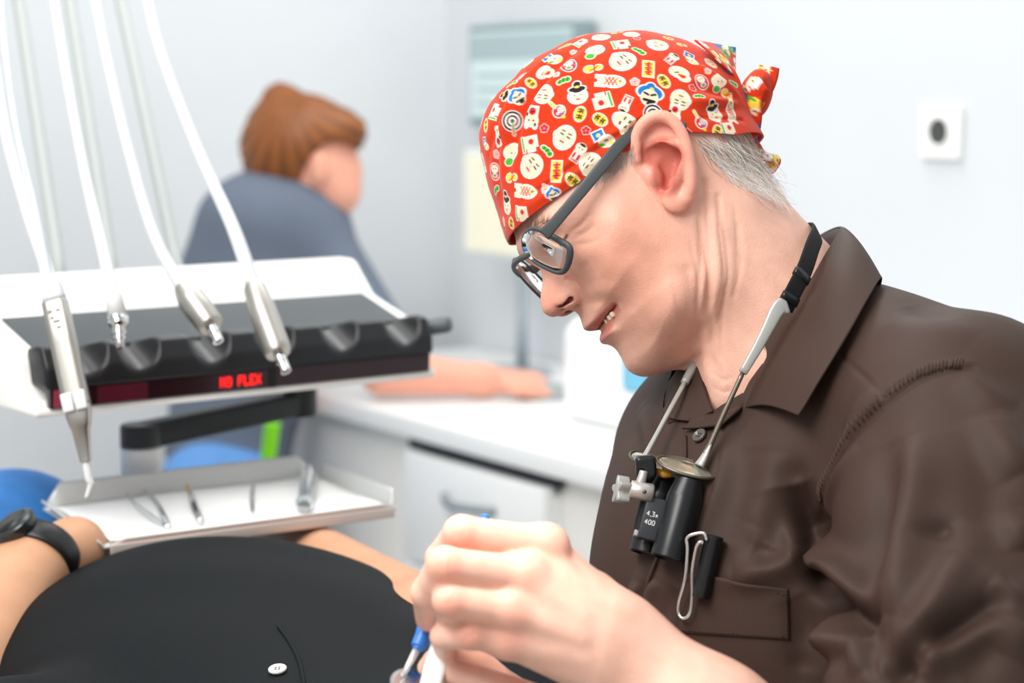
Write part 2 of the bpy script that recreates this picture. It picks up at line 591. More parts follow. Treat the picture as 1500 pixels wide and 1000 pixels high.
area('ceiling_or_fill_lamp', (-1.3, 3.0, 2.65), (-0.3, 3.3, 0.8), 1.2, 4, (1, 0.99, 0.97), 0.6)
area('added_key_light', (-0.75, 0.25, 2.2), (0.25, 1.45, 1.0), 0.8, 21, (1, 0.985, 0.96), 0.6)  # unseen key light, added to brighten the face more than the walls
area('ceiling_or_fill_lamp', (-0.7, 2.3, 2.65), (-0.15, 3.0, 0.3), 1.0, 9, (1, 0.99, 0.97), 0.6)  # unseen fill, added to brighten the panel under the desk
area('ceiling_or_fill_lamp', (0.1, 3.1, 2.65), (0.0, 3.2, 0.0), 1.2, 20, (1, 0.99, 0.97), 0.6)  # unseen fill, added to lift the back walls and their corner
# ------------------------------------------------------------------ dental delivery console
UN = np.array([0.787505, 0.61630826, 0.0]); UQ = np.array([-0.61630826, 0.787505, 0.0])   # along the front, and away from us
UL = np.array([-0.423, 1.75, 0.0]); ULEN = 0.438
def un(u, v, z): return UL + UN * u + UQ * v + np.array([0, 0, z])
def u_of(px, z, v=0.0):
    k = (px - 750) / FPX / math.cos(TH - 0)      # solved on the vertical plane v
    lo, hi = -0.2, 0.8
    for _ in range(50):
        m = (lo + hi) / 2
        if proj(un(m, v, z))[0] < px: lo = m
        else: hi = m
    return (lo + hi) / 2
SHELL = mat('console_white', (247, 246, 242), 0.3, var=0.01)
DARK = mat('console_keypad', (56, 64, 68), 0.35, spec=0.5, var=0.04, vscale=20)
BLK = mat('console_black', (27, 28, 31), 0.35, var=0.05)
con = thing('instrument_console', un(0.22, 0.1, 0.965), 'white dental instrument console with dark keypad and red lettered display', 'dental console')
prof = [(0.0, 0.971), (-0.002, 0.975), (0.0, 0.979), (0.022, 0.984), (0.030, 1.018), (0.036, 1.026), (0.108, 1.0475), (0.1115, 1.0495), (0.143, 1.080), (0.150, 1.0835), (0.175, 1.084), (0.196, 1.07), (0.205, 1.03), (0.19, 0.985), (0.15, 0.972)]
obj('shell', prism(prof, ULEN, un(0, 0, 0), UQ, ZU, UN, 0.0025, 2), SHELL, con, angle=35)
# keypad, slightly proud of the slope
a0 = np.array([0.034, 1.0262]); a1 = np.array([0.1095, 1.0490]); dd = a1 - a0; nn = np.array([-dd[1], dd[0]]) / np.linalg.norm(dd)
kp = [a0, a1, a1 + nn * 0.0016, a0 + nn * 0.0016]
obj('keypad', prism(kp, ULEN - 0.034, un(0.017, 0, 0), UQ, ZU, UN, 0.0005, 1), DARK, con, smooth=False, label='dark grey keypad panel')
# holder rail with scoops
scoop_px = [(128, 0), (205, 0), (310, 0), (405, 0), (500, 0), (592, 0)]
U0, U1 = 0.008, ULEN - 0.006
Rl = np.array([UN, UQ, ZU])
us = [u_of(px, 1.02) for px, _ in scoop_px]
def fh_(p):
    q = (p - UL) @ Rl.T
    d = poly_sd(q[:, 1:], [(-0.006, 0.9965), (-0.005, 1.0145), (0.004, 1.0325), (0.016, 1.0345), (0.036, 1.030), (0.036, 0.9965)])
    d = smax(d, np.abs(q[:, 0] - (U0 + U1) / 2) - (U1 - U0) / 2, 0.004)
    for u in us:
        a = np.array([u, -0.016, 1.026]); b = np.array([u, 0.034, 1.046])
        d = smax(d, -cone(q, a, b, 0.0225, 0.0185), 0.004)
    return d
lo = np.minimum(un(U0, -0.01, 0.99), un(U1, 0.04, 1.04)) - 0.01; hi = np.maximum(un(U0, -0.01, 0.99), un(U1, 0.04, 1.04)) + 0.01
lo = np.minimum(lo, un(U0, 0.04, 0.99) - 0.01); hi = np.maximum(hi, un(U1, -0.01, 1.04) + 0.01)
obj('holder_rail', isosurface(fh_, lo, hi, 0.0022), BLK, con, label='black scooped instrument holder rail')
# display strip
dsp = obj('display', prism([(-0.0035, 0.9785), (-0.0045, 0.9965), (0.006, 0.9965), (0.004, 0.9785)], ULEN - 0.022, un(0.012, 0, 0), UQ, ZU, UN, 0.0006, 1),
          mat('display_smoked', (42, 20, 26), 0.12, spec=0.6), con, smooth=False, label='smoked red display strip')
FONT = {'N': ['10001', '11001', '10101', '10101', '10011', '10001', '10001'], 'O': ['01110', '10001', '10001', '10001', '10001', '10001', '01110'],
        'F': ['11111', '10000', '10000', '11110', '10000', '10000', '10000'], 'L': ['10000'] * 6 + ['11111'], 'E': ['11111', '10000', '10000', '11110', '10000', '10000', '11111'],
        'X': ['10001', '10001', '01010', '00100', '01010', '10001', '10001'], ' ': ['00000'] * 7}
ua, ub = u_of(324, 0.988, -0.005), u_of(383, 0.988, -0.005)
cw = (ub - ua) / (7 * 6 - 1)
g = G()
chh = 0.0085 / 6
for ci, ch in enumerate('NO FLEX'):
    for r_, row in enumerate(FONT[ch]):
        for c_, bit in enumerate(row):
            if bit == '1':
                g.add(box(un(ua + (ci * 6 + c_) * cw, -0.0046, 0.9919 - r_ * chh), (cw * 0.8, 0.0012, chh * 0.85), 0, (UN, UQ, ZU)))
obj('display_lettering', g.geo(), mat('red_led', (255, 40, 40), 0.4, emit=(255, 32, 30), estr=1.6), dsp, smooth=False, label='glowing red letters NO FLEX')
obj('divider', box(un(u_of(396, 0.988), -0.0042, 0.9875), (0.007, 0.002, 0.018), 0, (UN, UQ, ZU)), mat('matte_black', (10, 10, 11), 0.6), dsp, smooth=False)
obj('display_reflection', box(un(0.024, -0.0042, 0.9875), (0.018, 0.002, 0.0155), 0.0004, (UN, UQ, ZU)), mat('dull_red_reflection', (150, 60, 80), 0.2), dsp, smooth=False, label='dull pink-red painted reflection')  # pink-red reflection on the display, put in as a coloured slab
obj('display_reflection', box(un(0.083, -0.0042, 0.9875), (0.050, 0.0016, 0.0155), 0.0004, (UN, UQ, ZU)), mat('dark_red_reflection', (86, 26, 40), 0.2), dsp, smooth=False, label='dark red painted reflection')  # second, wider reflection, likewise a coloured slab
# handle bar at the far end
hb = un(ULEN + 0.001, 0.05, 1.010)
obj('handle_bar', lathe(P(612, 482, 2.06), P(661, 474, 2.05), [(0, 0.0085), (0.85, 0.0085), (0.96, 0.0075), (1, 0.005)]), mat('grey_rubber', (92, 100, 104), 0.5), con, angle=50, label='grey rubber grab handle')
# swing arm and post carrying the tray
ARM = mat('arm_black', (34, 36, 38), 0.45, var=0.03)
pc = P(206, 640, 2.0)
arm_a, arm_b = P(206, 638, 2.0), P(440, 589, 2.12)
g = G()
x, y, d = frame_of(arm_b - arm_a)
mid = (arm_a + arm_b) / 2
dirh = nrm((arm_b - arm_a) * np.array([1, 1, 0])); 
g.add(box(mid, (np.linalg.norm(arm_b - arm_a), 0.03, 0.026), 0.006, (nrm(arm_b - arm_a), nrm(np.cross(ZU, dirh)), nrm(np.cross(nrm(arm_b - arm_a), nrm(np.cross(ZU, dirh)))))))
g.add(lathe(arm_a - ZU * 0.012, arm_a + ZU * 0.012, [(0, 0.0205), (0.9, 0.0205), (1, 0.019)]))
g.add(lathe(arm_b - ZU * 0.014, arm_b + ZU * 0.045, [(0, 0.017), (0.05, 0.018), (1, 0.018)]))
obj('swing_arm', g.geo(), ARM, con, angle=40, label='black swing arm under the console')
obj('tray_post', lathe(arm_a - ZU * 0.052, arm_a - ZU * 0.010, [(0, 0.0195), (0.05, 0.0205), (1, 0.0205)]), mat('post_grey', (240, 240, 236), 0.4), con, angle=40, label='pale grey tray post')
# whip arms behind
WHIP = mat('whip_grey', (172, 178, 176), 0.5)
for a, b in (((18, -60), (92, 430)), ((92, -60), (170, 430)), ((164, -60), (268, 430))):
    obj('whip_arm', tube(np.linspace(P(*b, 2.12), P(*a, 2.42), 12), [0.0072, 0.0075], 14), WHIP, con, label='pale grey whip arm')

# ------------------------------------------------------------------ instruments on their hoses
HOSE = mat('white_hose', (222, 227, 229), 0.4)
STEEL = mat('satin_steel', (188, 185, 178), 0.40, metal=1.0, bump=0.03, bscale=300)
CHROME = mat('chrome', (225, 226, 226), 0.12, metal=1.0)
PALE = mat('handpiece_white', (232, 234, 233), 0.3)
GRP = 'handpieces hanging over the instrument console'
def hosepath(pts, da, db, n=10):
    m = len(pts)
    return spline([P(x, y, db + (da - db) * (1 - i / (m - 1)) ** 1.5) for i, (x, y) in enumerate(pts)], n)

# three-way syringe
D1 = 1.715
t1 = thing('air_water_syringe', P(90, 440, D1), 'long flat silver syringe with two white buttons, its thin white tip over the tray', 'dental handpiece', GRP)
obj('hose', tube(hosepath([(-14, 40), (8, 190), (40, 310), (66, 385), (76, 432)], 1.9, D1), [0.0048, 0.0055, 0.007], 16), HOSE, t1)
obj('hose', tube(hosepath([(-4, -60), (6, 60), (24, 190), (52, 310), (73, 415)], 1.95, D1 + 0.004), [0.0025, 0.003, 0.0035], 12), mat('grey_hose', (206, 216, 220), 0.4), t1, label='thinner pale blue-grey hose')
A, B = P(80, 440, D1), P(113, 592, D1 - 0.012)
def flatbar(pts, ws, th, bev=True):
    """bar of changing width facing us"""
    V, Fc = [], []; k = 14; n = len(pts)
    for i in range(n):
        d = nrm(pts[min(i + 1, n - 1)] - pts[max(i - 1, 0)]); s = nrm(np.cross(d, FW)); f = np.cross(s, d)
        for j in range(k):
            w = 2 * math.pi * j / k; c_, s_ = math.cos(w), math.sin(w)
            V.append(pts[i] + s * ws[i] * np.sign(c_) * abs(c_) ** 0.45 + f * th[i] * np.sign(s_) * abs(s_) ** 0.45)
    for i in range(n - 1):
        for j in range(k): Fc.append((i * k + j, i * k + (j + 1) % k, (i + 1) * k + (j + 1) % k, (i + 1) * k + j))
    Fc += [tuple(range(k - 1, -1, -1)), tuple((n - 1) * k + j for j in range(k))]
    return np.array(V), Fc
ln = lambda a, b, t: a + (b - a) * t
pts = [ln(A, B, t) for t in (-0.22, -0.05, 0.0, 0.02, 0.5, 1.0)]
obj('boot', flatbar([ln(A, B, t) for t in (-0.24, -0.15, -0.04, 0.01)], [0.006, 0.0085, 0.0098, 0.0098], [0.006, 0.008, 0.009, 0.009]), HOSE, t1)
obj('handle', flatbar([ln(A, B, t) for t in (0, 0.015, 0.4, 1.0)], [0.0098, 0.0108, 0.0112, 0.0112], [0.008, 0.009, 0.009, 0.009]), STEEL, t1, angle=50)
C2 = P(126, 676, D1 - 0.016)
obj('nose', flatbar([B, ln(B, C2, 0.22), ln(B, C2, 0.4), ln(B, C2, 0.42), C2], [0.0112, 0.0105, 0.0084, 0.0076, 0.0046], [0.009, 0.0085, 0.0075, 0.0068, 0.0045]), STEEL, t1, angle=50)
dax = nrm(B - A); sax = nrm(np.cross(dax, FW)); fax = np.cross(sax, dax)
for s in (-1, 1):
    obj('button', box(B + sax * s * 0.0056 - dax * 0.003 - FW * 0.0095, (0.0098, 0.005, 0.0165), 0.0012, (sax, fax, dax)), PALE, t1, label='white push button')
obj('tip', tube(spline([C2 - dax * 0.004, P(130, 700, D1 - 0.017), P(133, 710, D1 - 0.017), P(127, 730, D1 - 0.017)], 6), [0.0036, 0.0034, 0.003, 0.0022], 12), PALE, t1, label='thin bent white tip')
g = G()
for (a, b, w_) in ((0.10, -0.004, 0.004), (0.10, 0.003, 0.0045), (0.16, -0.003, 0.003), (0.2, 0.0, 0.006), (0.26, 0.001, 0.004)):
    g.add(box(ln(A, B, a) + sax * b - FW * 0.0091, (w_, 0.0006, 0.0024), 0, (sax, fax, dax)))
obj('engraving', g.geo(), mat('engraved_brown', (138, 128, 120), 0.5), t1, smooth=False)

# slim turbine coupling
D2 = 1.775
t2 = thing('turbine_coupling', P(172, 470, D2), 'slim white hose coupling with short chrome spigot, second from the flat syringe', 'dental handpiece', GRP)
t2['label'] = 'slim white hose end with short pointed chrome spigot beside the flat syringe'
obj('hose', tube(hosepath([(70, -60), (96, 100), (126, 260), (152, 370), (166, 436)], 1.98, D2), [0.0045, 0.005, 0.0065], 16), HOSE, t2)
obj('sleeve', lathe(P(165, 428, D2), P(173, 466, D2 - 0.004), [(0, 0.0068), (0.15, 0.0078), (1, 0.0086)]), PALE, t2)
a, b = P(173, 464, D2 - 0.004), P(176, 510, D2 - 0.012)
obj('collar', lathe(a, ln(a, b, 0.32), [(0, 0.0088), (0.3, 0.0095), (0.35, 0.0088), (0.7, 0.0092), (1, 0.007)]), CHROME, t2, angle=40)
obj('spigot', lathe(ln(a, b, 0.3), b, [(0, 0.0062), (0.25, 0.0058), (0.27, 0.0066), (0.33, 0.0066), (0.36, 0.0052), (0.5, 0.005), (0.52, 0.006), (0.58, 0.006), (0.6, 0.0046), (0.8, 0.0042), (0.96, 0.0038), (1, 0.003)]), CHROME, t2, angle=40)

# two micromotors
def motor(name, label, hp, hs, a, b, tip, dd, prof, hda=1.98):
    t = thing(name, a, label, 'dental handpiece', GRP)
    obj('hose', tube(hosepath(hp, hda, dd), hs, 16), HOSE, t)
    obj('body', lathe(a, b, prof), STEEL, t, angle=35)
    d = nrm(b - a); e = tip
    L = np.linalg.norm(e - b)
    n = 28
    ri = 0.0034
    sp_ = lathe(b - d * 0.002, e, [(0, 0.0052), (0.55, 0.0052), (0.57, 0.0047), (0.63, 0.0047), (0.65, 0.0052), (1, 0.0050), (1.001, ri), (0.9, ri), (0.75, 0.001)], n)
    obj('drive_pin', sp_, CHROME, t, angle=35)
    return t
motor('micromotor', 'short stubby brushed steel handpiece pointing down over the middle scoop',
      [(128, -60), (158, 90), (190, 225), (226, 345), (268, 424)], [0.0045, 0.005, 0.0062], P(266, 420, 1.80), P(310, 477, 1.775), P(320, 500, 1.768), 1.80,
      [(0, 0.0075), (0.08, 0.0095), (0.3, 0.0125), (0.36, 0.0128), (0.6, 0.0132), (0.97, 0.0122), (1, 0.0112)])
motor('micromotor', 'longer brushed steel handpiece on the hose crossing the assistant, nearest the display lettering',
      [(206, -60), (232, 65), (288, 215), (340, 330), (372, 420)], [0.0045, 0.0055, 0.0072], P(371, 417, 1.82), P(408, 518, 1.785), P(419, 544, 1.775), 1.82,
      [(0, 0.0085), (0.06, 0.0105), (0.3, 0.0118), (0.34, 0.0125), (0.5, 0.0127), (0.9, 0.0128), (0.97, 0.0122), (1, 0.0112)])

# ------------------------------------------------------------------ tray
TZ = 0.868
ta = 0.13
TN = nrm(UN * math.cos(-0.02) + UQ * math.sin(-0.02)); TQ = np.cross(ZU, TN)
def tray_hit(px, py, z=TZ):
    r = ray(px, py); return CAM + r * ((z - CAM[2]) / r[2])
TA = tray_hit(152, 800); TB = tray_hit(583, 742)
TN = nrm(TB - TA); TQ = np.cross(ZU, TN); TLEN = np.linalg.norm(TB - TA); TDEP = 0.19
SK = 0.10
def tr(u, v, z): return TA + TN * (u * TLEN) + TQ * (v * TDEP) + TN * v * SK * 0.2 + np.array([0, 0, z])
TRAYM = mat('tray_metal', (212, 214, 212), 0.35, metal=0.25, spec=0.5)
tray = thing('instrument_tray', tr(0.5, 0.5, 0), 'silver instrument tray with raised flanges and white paper on its floor', 'tray')
obj('base', prism([(0, 0), (TLEN, 0), (TLEN + 0.02, TDEP), (0.02, TDEP)], 0.003, tr(0, 0, -0.003), TN, TQ, ZU, 0.001, 1), TRAYM, tray, smooth=False)
def flange(pa, pb, out, hgt, n=20, r=0.012, th=0.0018, lean=0.35):
    """raised rim strip from pa to pb with rounded ends"""
    rows = []
    L = np.linalg.norm(pb - pa); d = (pb - pa) / L
    for i in range(n + 1):
        s = L * i / n
        e = min(s, L - s)
        hh = hgt if e >= r else hgt * (0.25 + 0.75 * math.sqrt(max(0, 1 - (1 - e / r) ** 2)))
        row = []
        for k in range(6):
            t = k / 5
            row.append(pa + d * s + out * (lean * hh * t ** 1.3) + ZU * hh * t - ZU * 0.003 * (1 - t))
        rows.append(row)
    return sheet(rows, th)
g = flange(tr(0.02, 1, 0), tr(0.98, 1, 0), TQ, 0.021)
obj('flange', g, TRAYM, tray)
obj('flange', flange(tr(0.98, 0, 0) , tr(0.985, 0.93, 0), TN, 0.016), TRAYM, tray)
obj('flange', flange(tr(0.02, 0.93, 0), tr(0.0, 0.0, 0), -TN, 0.011, lean=1.3), TRAYM, tray)
gf = flange(tr(0.02, 0, 0.0), tr(0.985, 0, 0.0), -TQ, 0.0045, lean=0.5)
gg = G().add(gf).add(box(tr(0.5, 0, -0.004) - TQ * 0.002, (TLEN * 0.965, 0.003, 0.010), 0.0012, (TN, TQ, ZU)))
obj('front_lip', gg.geo(), mat('tray_lip_reflection', (214, 200, 192), 0.4, metal=0.25), tray)  # pinkish reflection of skin put into the lip's own colour
pap = sheet([[tr(u, v, 0.0012 + 0.0008 * math.sin(u * 9 + v * 4) + 0.0006 * math.sin(v * 11)) for u in np.linspace(0.03, 0.965, 30)] for v in np.linspace(0.04, 0.95, 16)], 0.0006)
obj('tray_paper', pap, mat('white_paper', (250, 250, 249), 0.8), None, label='white paper sheet lining the silver instrument tray', cat='paper')
# instruments on the tray
def on_tray(px, py, up=0.0): return tray_hit(px, py, TZ + 0.003 + up)
def bar(name, label, cat, pts, r, m, group=None):
    p = spline([on_tray(*q) for q in pts], 8)
    return obj(name, tube(p, r, 12), m, None, label=label, cat=cat, group=group)
tz = thing('tweezers', on_tray(215, 745), 'steel tweezers with two splayed arms lying on the tray paper', 'tweezers')
obj('arm', tube(spline([on_tray(186, 724, .002), on_tray(205, 744, .002), on_tray(236, 767, .002), on_tray(246, 772, .002)], 6), [0.0014, 0.0026, 0.003, 0.0024], 10), CHROME, tz)
obj('arm', tube(spline([on_tray(212, 718, .002), on_tray(228, 735, .003), on_tray(240, 757, .003), on_tray(247, 772, .002)], 6), [0.0014, 0.0026, 0.003, 0.0024], 10), CHROME, tz)
pr = thing('dental_probe', on_tray(287, 745), 'thick steel probe with an amber ring near the tweezers on the tray', 'dental instrument')
obj('handle', tube(spline([on_tray(279, 722, .003), on_tray(285, 745, .003), on_tray(294, 764, .003)], 6), [0.0022, 0.0042, 0.0040, 0.003], 12), CHROME, pr)
obj('hook', tube(spline([on_tray(279, 722, .003), on_tray(273, 713, .004), on_tray(277, 709, .007)], 6), [0.0016, 0.001], 8), mat('amber', (206, 160, 90), 0.3), pr, label='amber hooked end')
sc_ = bar('scaler', 'very thin grey scaler lying alone in the middle of the tray', 'dental instrument', [(371, 711), (369, 730), (370, 754)], [0.0015, 0.0028, 0.0026, 0.0018], CHROME)
syr = thing('cartridge_syringe', on_tray(448, 745), 'stubby chrome cartridge syringe standing out at the end of the tray', 'dental instrument')
a, b = on_tray(445, 742, .006), on_tray(451, 692, .006)
obj('barrel', lathe(a, b, [(0, 0.0060), (0.05, 0.0085), (0.1, 0.0085), (0.14, 0.007), (0.85, 0.007), (0.9, 0.0075), (1, 0.006)]), mat('clear_chrome', (214, 222, 224), 0.15, metal=0.7), syr, angle=40)
obj('plunger', lathe(b, b + (b - a) * 0.16, [(0, 0.002), (0.6, 0.002), (0.65, 0.004), (1, 0.0035)]), CHROME, syr)
x, y, d = frame_of(b - a)
obj('slot', box(ln(a, b, 0.5) - FW * 0.0072, (0.004, 0.001, 0.03), 0, (nrm(np.cross(d, FW)), np.cross(nrm(np.cross(d, FW)), d), d)), mat('slot_grey', (120, 130, 134), 0.4), syr, smooth=False)
# ------------------------------------------------------------------ the dentist: head
def c2w(v): return RT * v[0] + UP * v[1] + FW * v[2]
_L = nrm([.10, .20, -.975]); _f = np.array([-.83, -.56, 0.0]); _f[2] = -(_f @ _L) / _L[2]
HL = c2w(_L); HF = c2w(nrm(_f)); HU = np.cross(HF, HL)        # head axes: left (towards us), forward, up
HO = P(985, 250, 1.43) - 0.075 * HL                            # middle of the head between the ears
HM = np.array([HF, HL, HU])

def tol(p): return (np.asarray(p) - HO) @ HM.T
def tow(q): return np.asarray(q) @ HM + HO
def hl(px, py, y):
    """head coordinates of a photo point on the plane y metres left of the head's middle"""
    r = ray(px, py)
    return tol(CAM + r * (((HO + HL * y - CAM) @ HL) / (r @ HL)))

PROFILE = [(.104, .036), (.108, .028), (.109, .022), (.107, .012), (.104, .004), (.1055, -.001), (.1095, -.007), (.1165, -.0145), (.1198, -.021), (.1203, -.0255), (.1175, -.0305), (.112, -.0325),
           (.106, -.0325), (.1015, -.035), (.0995, -.040), (.1015, -.047), (.1028, -.051), (.1005, -.0545), (.0955, -.0575), (.0925, -.059), (.0945, -.0615), (.0978, -.0645), (.0975, -.068), (.0935, -.072), (.0915, -.077),
           (.092, -.084), (.0935, -.091), (.0928, -.0975), (.0885, -.104), (.081, -.109), (.072, -.1115), (.06, -.1145), (.048, -.1145), (.046, -.125), (.047, -.138), (.052, -.16), (.055, -.215),
           (-.092, -.215), (-.092, -.15), (-.085, -.094), (-.080, -.055), (-.082, -.03), (-.088, -.005), (-.094, .02), (-.096, .05), (-.086, .072), (-.07, .093), (-.045, .111), (-.01, .123), (.02, .127),
           (.05, .120), (.072, .105), (.087, .085), (.0985, .055)]
# half-width of the head over its side view: x, z, width, rounding depth
CP = np.array([
    (-.09, .05, .060, .06), (-.05, .06, .074, .07), (0, .06, .077, .07), (.04, .07, .072, .07), (.08, .06, .063, .055), (0, .11, .07, .07), (.05, .1, .065, .07), (-.06, .1, .065, .07),
    (.05, .03, .068, .05), (.075, .03, .063, .045), (.095, .035, .052, .04), (-.005, 0, .073, .06), (-.03, 0, .071, .06), (-.07, 0, .064, .06),
    (.03, -.005, .0725, .06), (.055, -.008, .0715, .05), (.068, .012, .063, .04), (.088, .024, .056, .03), (.100, .021, .042, .02),
    (.079, .003, .054, .03), (.090, .003, .041, .022), (.098, .000, .019, .016), (.103, .004, .010, .012), (.107, -.005, .0095, .010), (.111, -.014, .0125, .010),
    (.116, -.025, .0125, .010), (.106, -.027, .0172, .008), (.100, -.029, .0190, .009), (.0945, -.030, .0245, .018),
    (.089, -.010, .043, .025), (.075, -.014, .063, .035), (.097, -.015, .023, .016), (.081, -.030, .0585, .035), (.06, -.03, .0675, .05), (.089, -.040, .044, .03), (.0945, -.043, .029, .02),
    (.0985, -.044, .021, .014), (.0985, -.051, .019, .012), (.0865, -.056, .032, .02), (.093, -.067, .021, .013), (.0865, -.068, .031, .02), (.0865, -.088, .030, .026), (.076, -.099, .038, .03),
    (.07, -.055, .0575, .04), (.05, -.06, .0655, .05), (.07, -.078, .0540, .035), (.05, -.085, .0630, .04), (.015, -.062, .068, .055), (0, -.04, .070, .06), (.04, -.1, .0535, .03), (.047, -.111, .032, .025),
    (.02, -.1, .058, .05), (0, -.12, .060, .055), (-.04, -.1, .062, .06), (-.08, -.08, .050, .05), (-.04, -.18, .066, .06), (.035, -.16, .034, .03), (.03, -.125, .037, .03), (-.04, -.05, .066, .06),
    (.15, .1, .05, .04), (.15, -.1, .02, .02), (-.14, -.2, .05, .05), (-.14, .15, .05, .05), (.15, -.2, .03, .03)])

def tps(pts, vals, q, lam=1e-7):
    def ker(r2): return np.where(r2 > 0, r2 * np.log(np.maximum(r2, 1e-20)), 0)
    n = len(pts)
    A = np.zeros((n + 3, n + 3))
    A[:n, :n] = ker(((pts[:, None] - pts[None]) ** 2).sum(-1)) + np.eye(n) * lam
    A[:n, n] = 1; A[:n, n + 1:] = pts; A[n, :n] = 1; A[n + 1:, :n] = pts.T
    b = np.zeros((n + 3, vals.shape[1])); b[:n] = vals
    w = np.linalg.solve(A, b)
    out = np.zeros((len(q), vals.shape[1]))
    for s in range(0, len(q), 20000):
        z = q[s:s + 20000]
        out[s:s + 20000] = ker(((z[:, None] - pts[None]) ** 2).sum(-1)) @ w[:n] + w[n] + z @ w[n + 1:]
    return out

def seg_dist(q, line):
    d = np.full(len(q), 9.0)
    for a, b in zip(line[:-1], line[1:]):
        a = np.asarray(a); b = np.asarray(b); ba = b - a
        h = np.clip((q - a) @ ba / (ba @ ba + 1e-18), 0, 1)
        d = np.minimum(d, np.linalg.norm(q - a - h[:, None] * ba, axis=1))
    return d

GX0, GZ0, GH = -.15, -.22, .001
gx = np.arange(GX0, .16, GH); gz = np.arange(GZ0, .16, GH)
gq = np.stack(np.meshgrid(gx, gz, indexing='ij'), -1).reshape(-1, 2)
PROF = spline(PROFILE, 4, closed=True)
wk = tps(CP[:, :2], CP[:, 2:], gq)
sdp = poly_sd(gq, PROF)
Wd = np.clip(wk[:, 0], .006, .085)
def pl(pts, y): return [tuple(hl(a, b, y)[[0, 2]]) for a, b in pts]
def crease(pts, y, dep, w):
    global Wd
    Wd = Wd - dep * np.exp(-(seg_dist(gq, spline(np.array(pl(pts, y)), 6)) / w) ** 2)
# face folds and lines
crease([(852, 424), (872, 432), (892, 437), (903, 450), (910, 466)], .045, .0040, .0030)
crease([(862, 418), (888, 424), (908, 440), (922, 470)], .05, -.0022, .0055)
crease([(842, 448), (850, 438), (852, 426), (845, 414), (834, 405)], .026, .0055, .0020)
crease([(905, 505), (915, 490), (918, 470)], .035, .0012, .003)
crease([(838, 338), (850, 330), (862, 318)], .058, .0010, .0014)
crease([(842, 346), (856, 342), (868, 334)], .058, .0008, .0014)
crease([(842, 355), (858, 356), (872, 354)], .058, .0007, .0014)
crease([(838, 405), (850, 398), (860, 385)], .055, .0014, .004)
crease([(1030, 270), (1036, 330), (1043, 400), (1036, 470), (1040, 540)], .066, .0026, .0032)
crease([(1022, 310), (1026, 380), (1024, 440), (1032, 520)], .066, .0014, .0022)
crease([(1050, 290), (1062, 360), (1066, 420), (1050, 500)], .066, .0013, .0018)
crease([(1082, 330), (1085, 380), (1078, 430)], .066, .0010, .0018)
crease([(1052, 330), (1053, 420), (1043, 520)], .066, -.0018, .007)
crease([(985, 390), (990, 440), (1000, 490)], .064, -.0012, .008)
crease([(1005, 400), (1012, 450), (1015, 500)], .062, .0010, .004)
crease([(905, 330), (940, 345), (985, 345)], .07, -.0015, .012)
crease([(935, 545), (945, 520), (950, 495)], .03, .0008, .004)
# mouth: parted lips
crease([(868, 487), (880, 476), (890, 463), (899, 451)], .026, .0075, .0019)
crease([(853, 474), (868, 470), (885, 458)], .025, -.0012, .003)
crease([(880, 496), (890, 486), (898, 468)], .027, -.0020, .003)
Wd = np.clip(Wd, .004, .085)
kk_ = np.clip(wk[:, 1], .007, .08)
t_ = np.clip(-sdp / kk_, 0, 1)
Wg = np.where(sdp < 0, Wd * np.sqrt(np.maximum(1 - (1 - t_) ** 2, 0)), -sdp)
Wg = Wg.reshape(len(gx), len(gz))
gxw, gzw = np.gradient(Wg, GH)
SL = np.sqrt(1 + np.minimum(np.hypot(gxw, gzw), 2.5) ** 2)

def bil(Gr, x, z):
    i = np.clip((x - GX0) / GH, 0, len(gx) - 1.001); j = np.clip((z - GZ0) / GH, 0, len(gz) - 1.001)
    i0 = i.astype(int); j0 = j.astype(int); a = i - i0; b = j - j0
    return Gr[i0, j0] * (1 - a) * (1 - b) + Gr[i0 + 1, j0] * a * (1 - b) + Gr[i0, j0 + 1] * (1 - a) * b + Gr[i0 + 1, j0 + 1] * a * b

# ear drawn from its outline in the side view
EAR = [(935, 232), (929, 214), (929, 195), (936, 178), (950, 168), (968, 166), (985, 173), (1000, 190), (1010, 215), (1017, 245), (1019, 270), (1014, 292), (1003, 303), (990, 302), (979, 294), (968, 280), (956, 262), (945, 246)]
EARP = spline(np.array(pl(EAR, .086)), 4, closed=True)
def ept(px, py, dy=0.0):
    q = hl(px, py, .086); return np.array([q[0], ear_y(q[0]) + dy, q[2]])
EX0 = hl(935, 215, .086)[0]
def ear_y(x): return .0765 + np.clip(EX0 - x, -.01, .06) * 0.36
HEL = [(938, 226, .0), (935, 212, .001), (935, 196, .002), (941, 183, .003), (952, 174, .0035), (967, 172, .0035), (982, 179, .003), (995, 195, .003), (1004, 217, .0025), (1011, 244, .002), (1013, 268, .001), (1009, 286, -.001)]
HELP = spline(np.array([ept(*e) for e in HEL]), 3)
HELR = np.interp(np.linspace(0, 1, len(HELP)), [0, .1, .3, .6, .85, 1], [.0036, .0044, .0047, .0044, .0044, .005])
ANT = spline(np.array([ept(*e) for e in [(966, 204, -.001), (984, 212, .0015), (996, 230, .002), (996, 250, .0015), (990, 266, .0005), (984, 276, -.001)]]), 3)
ANT2 = spline(np.array([ept(*e) for e in [(953, 214, -.003), (968, 211, -.001), (986, 214, .001)]]), 3)
CON = np.array(pl([(945, 214), (958, 208), (978, 210), (994, 222), (998, 240), (993, 262), (982, 274), (968, 270), (958, 252), (948, 234)], .086))
CAV1 = [ept(958, 222, .001), ept(972, 221, .001), ept(985, 228, .001)]
CAV2 = [ept(982, 235, .000), ept(980, 252, -.002), ept(981, 265, -.001)]
CAV0 = [ept(949, 203, .0035), ept(960, 196, .004), ept(974, 197, .0035)]
TRA = ept(962, 252, -.001); LOB = ept(994, 286, -.001)

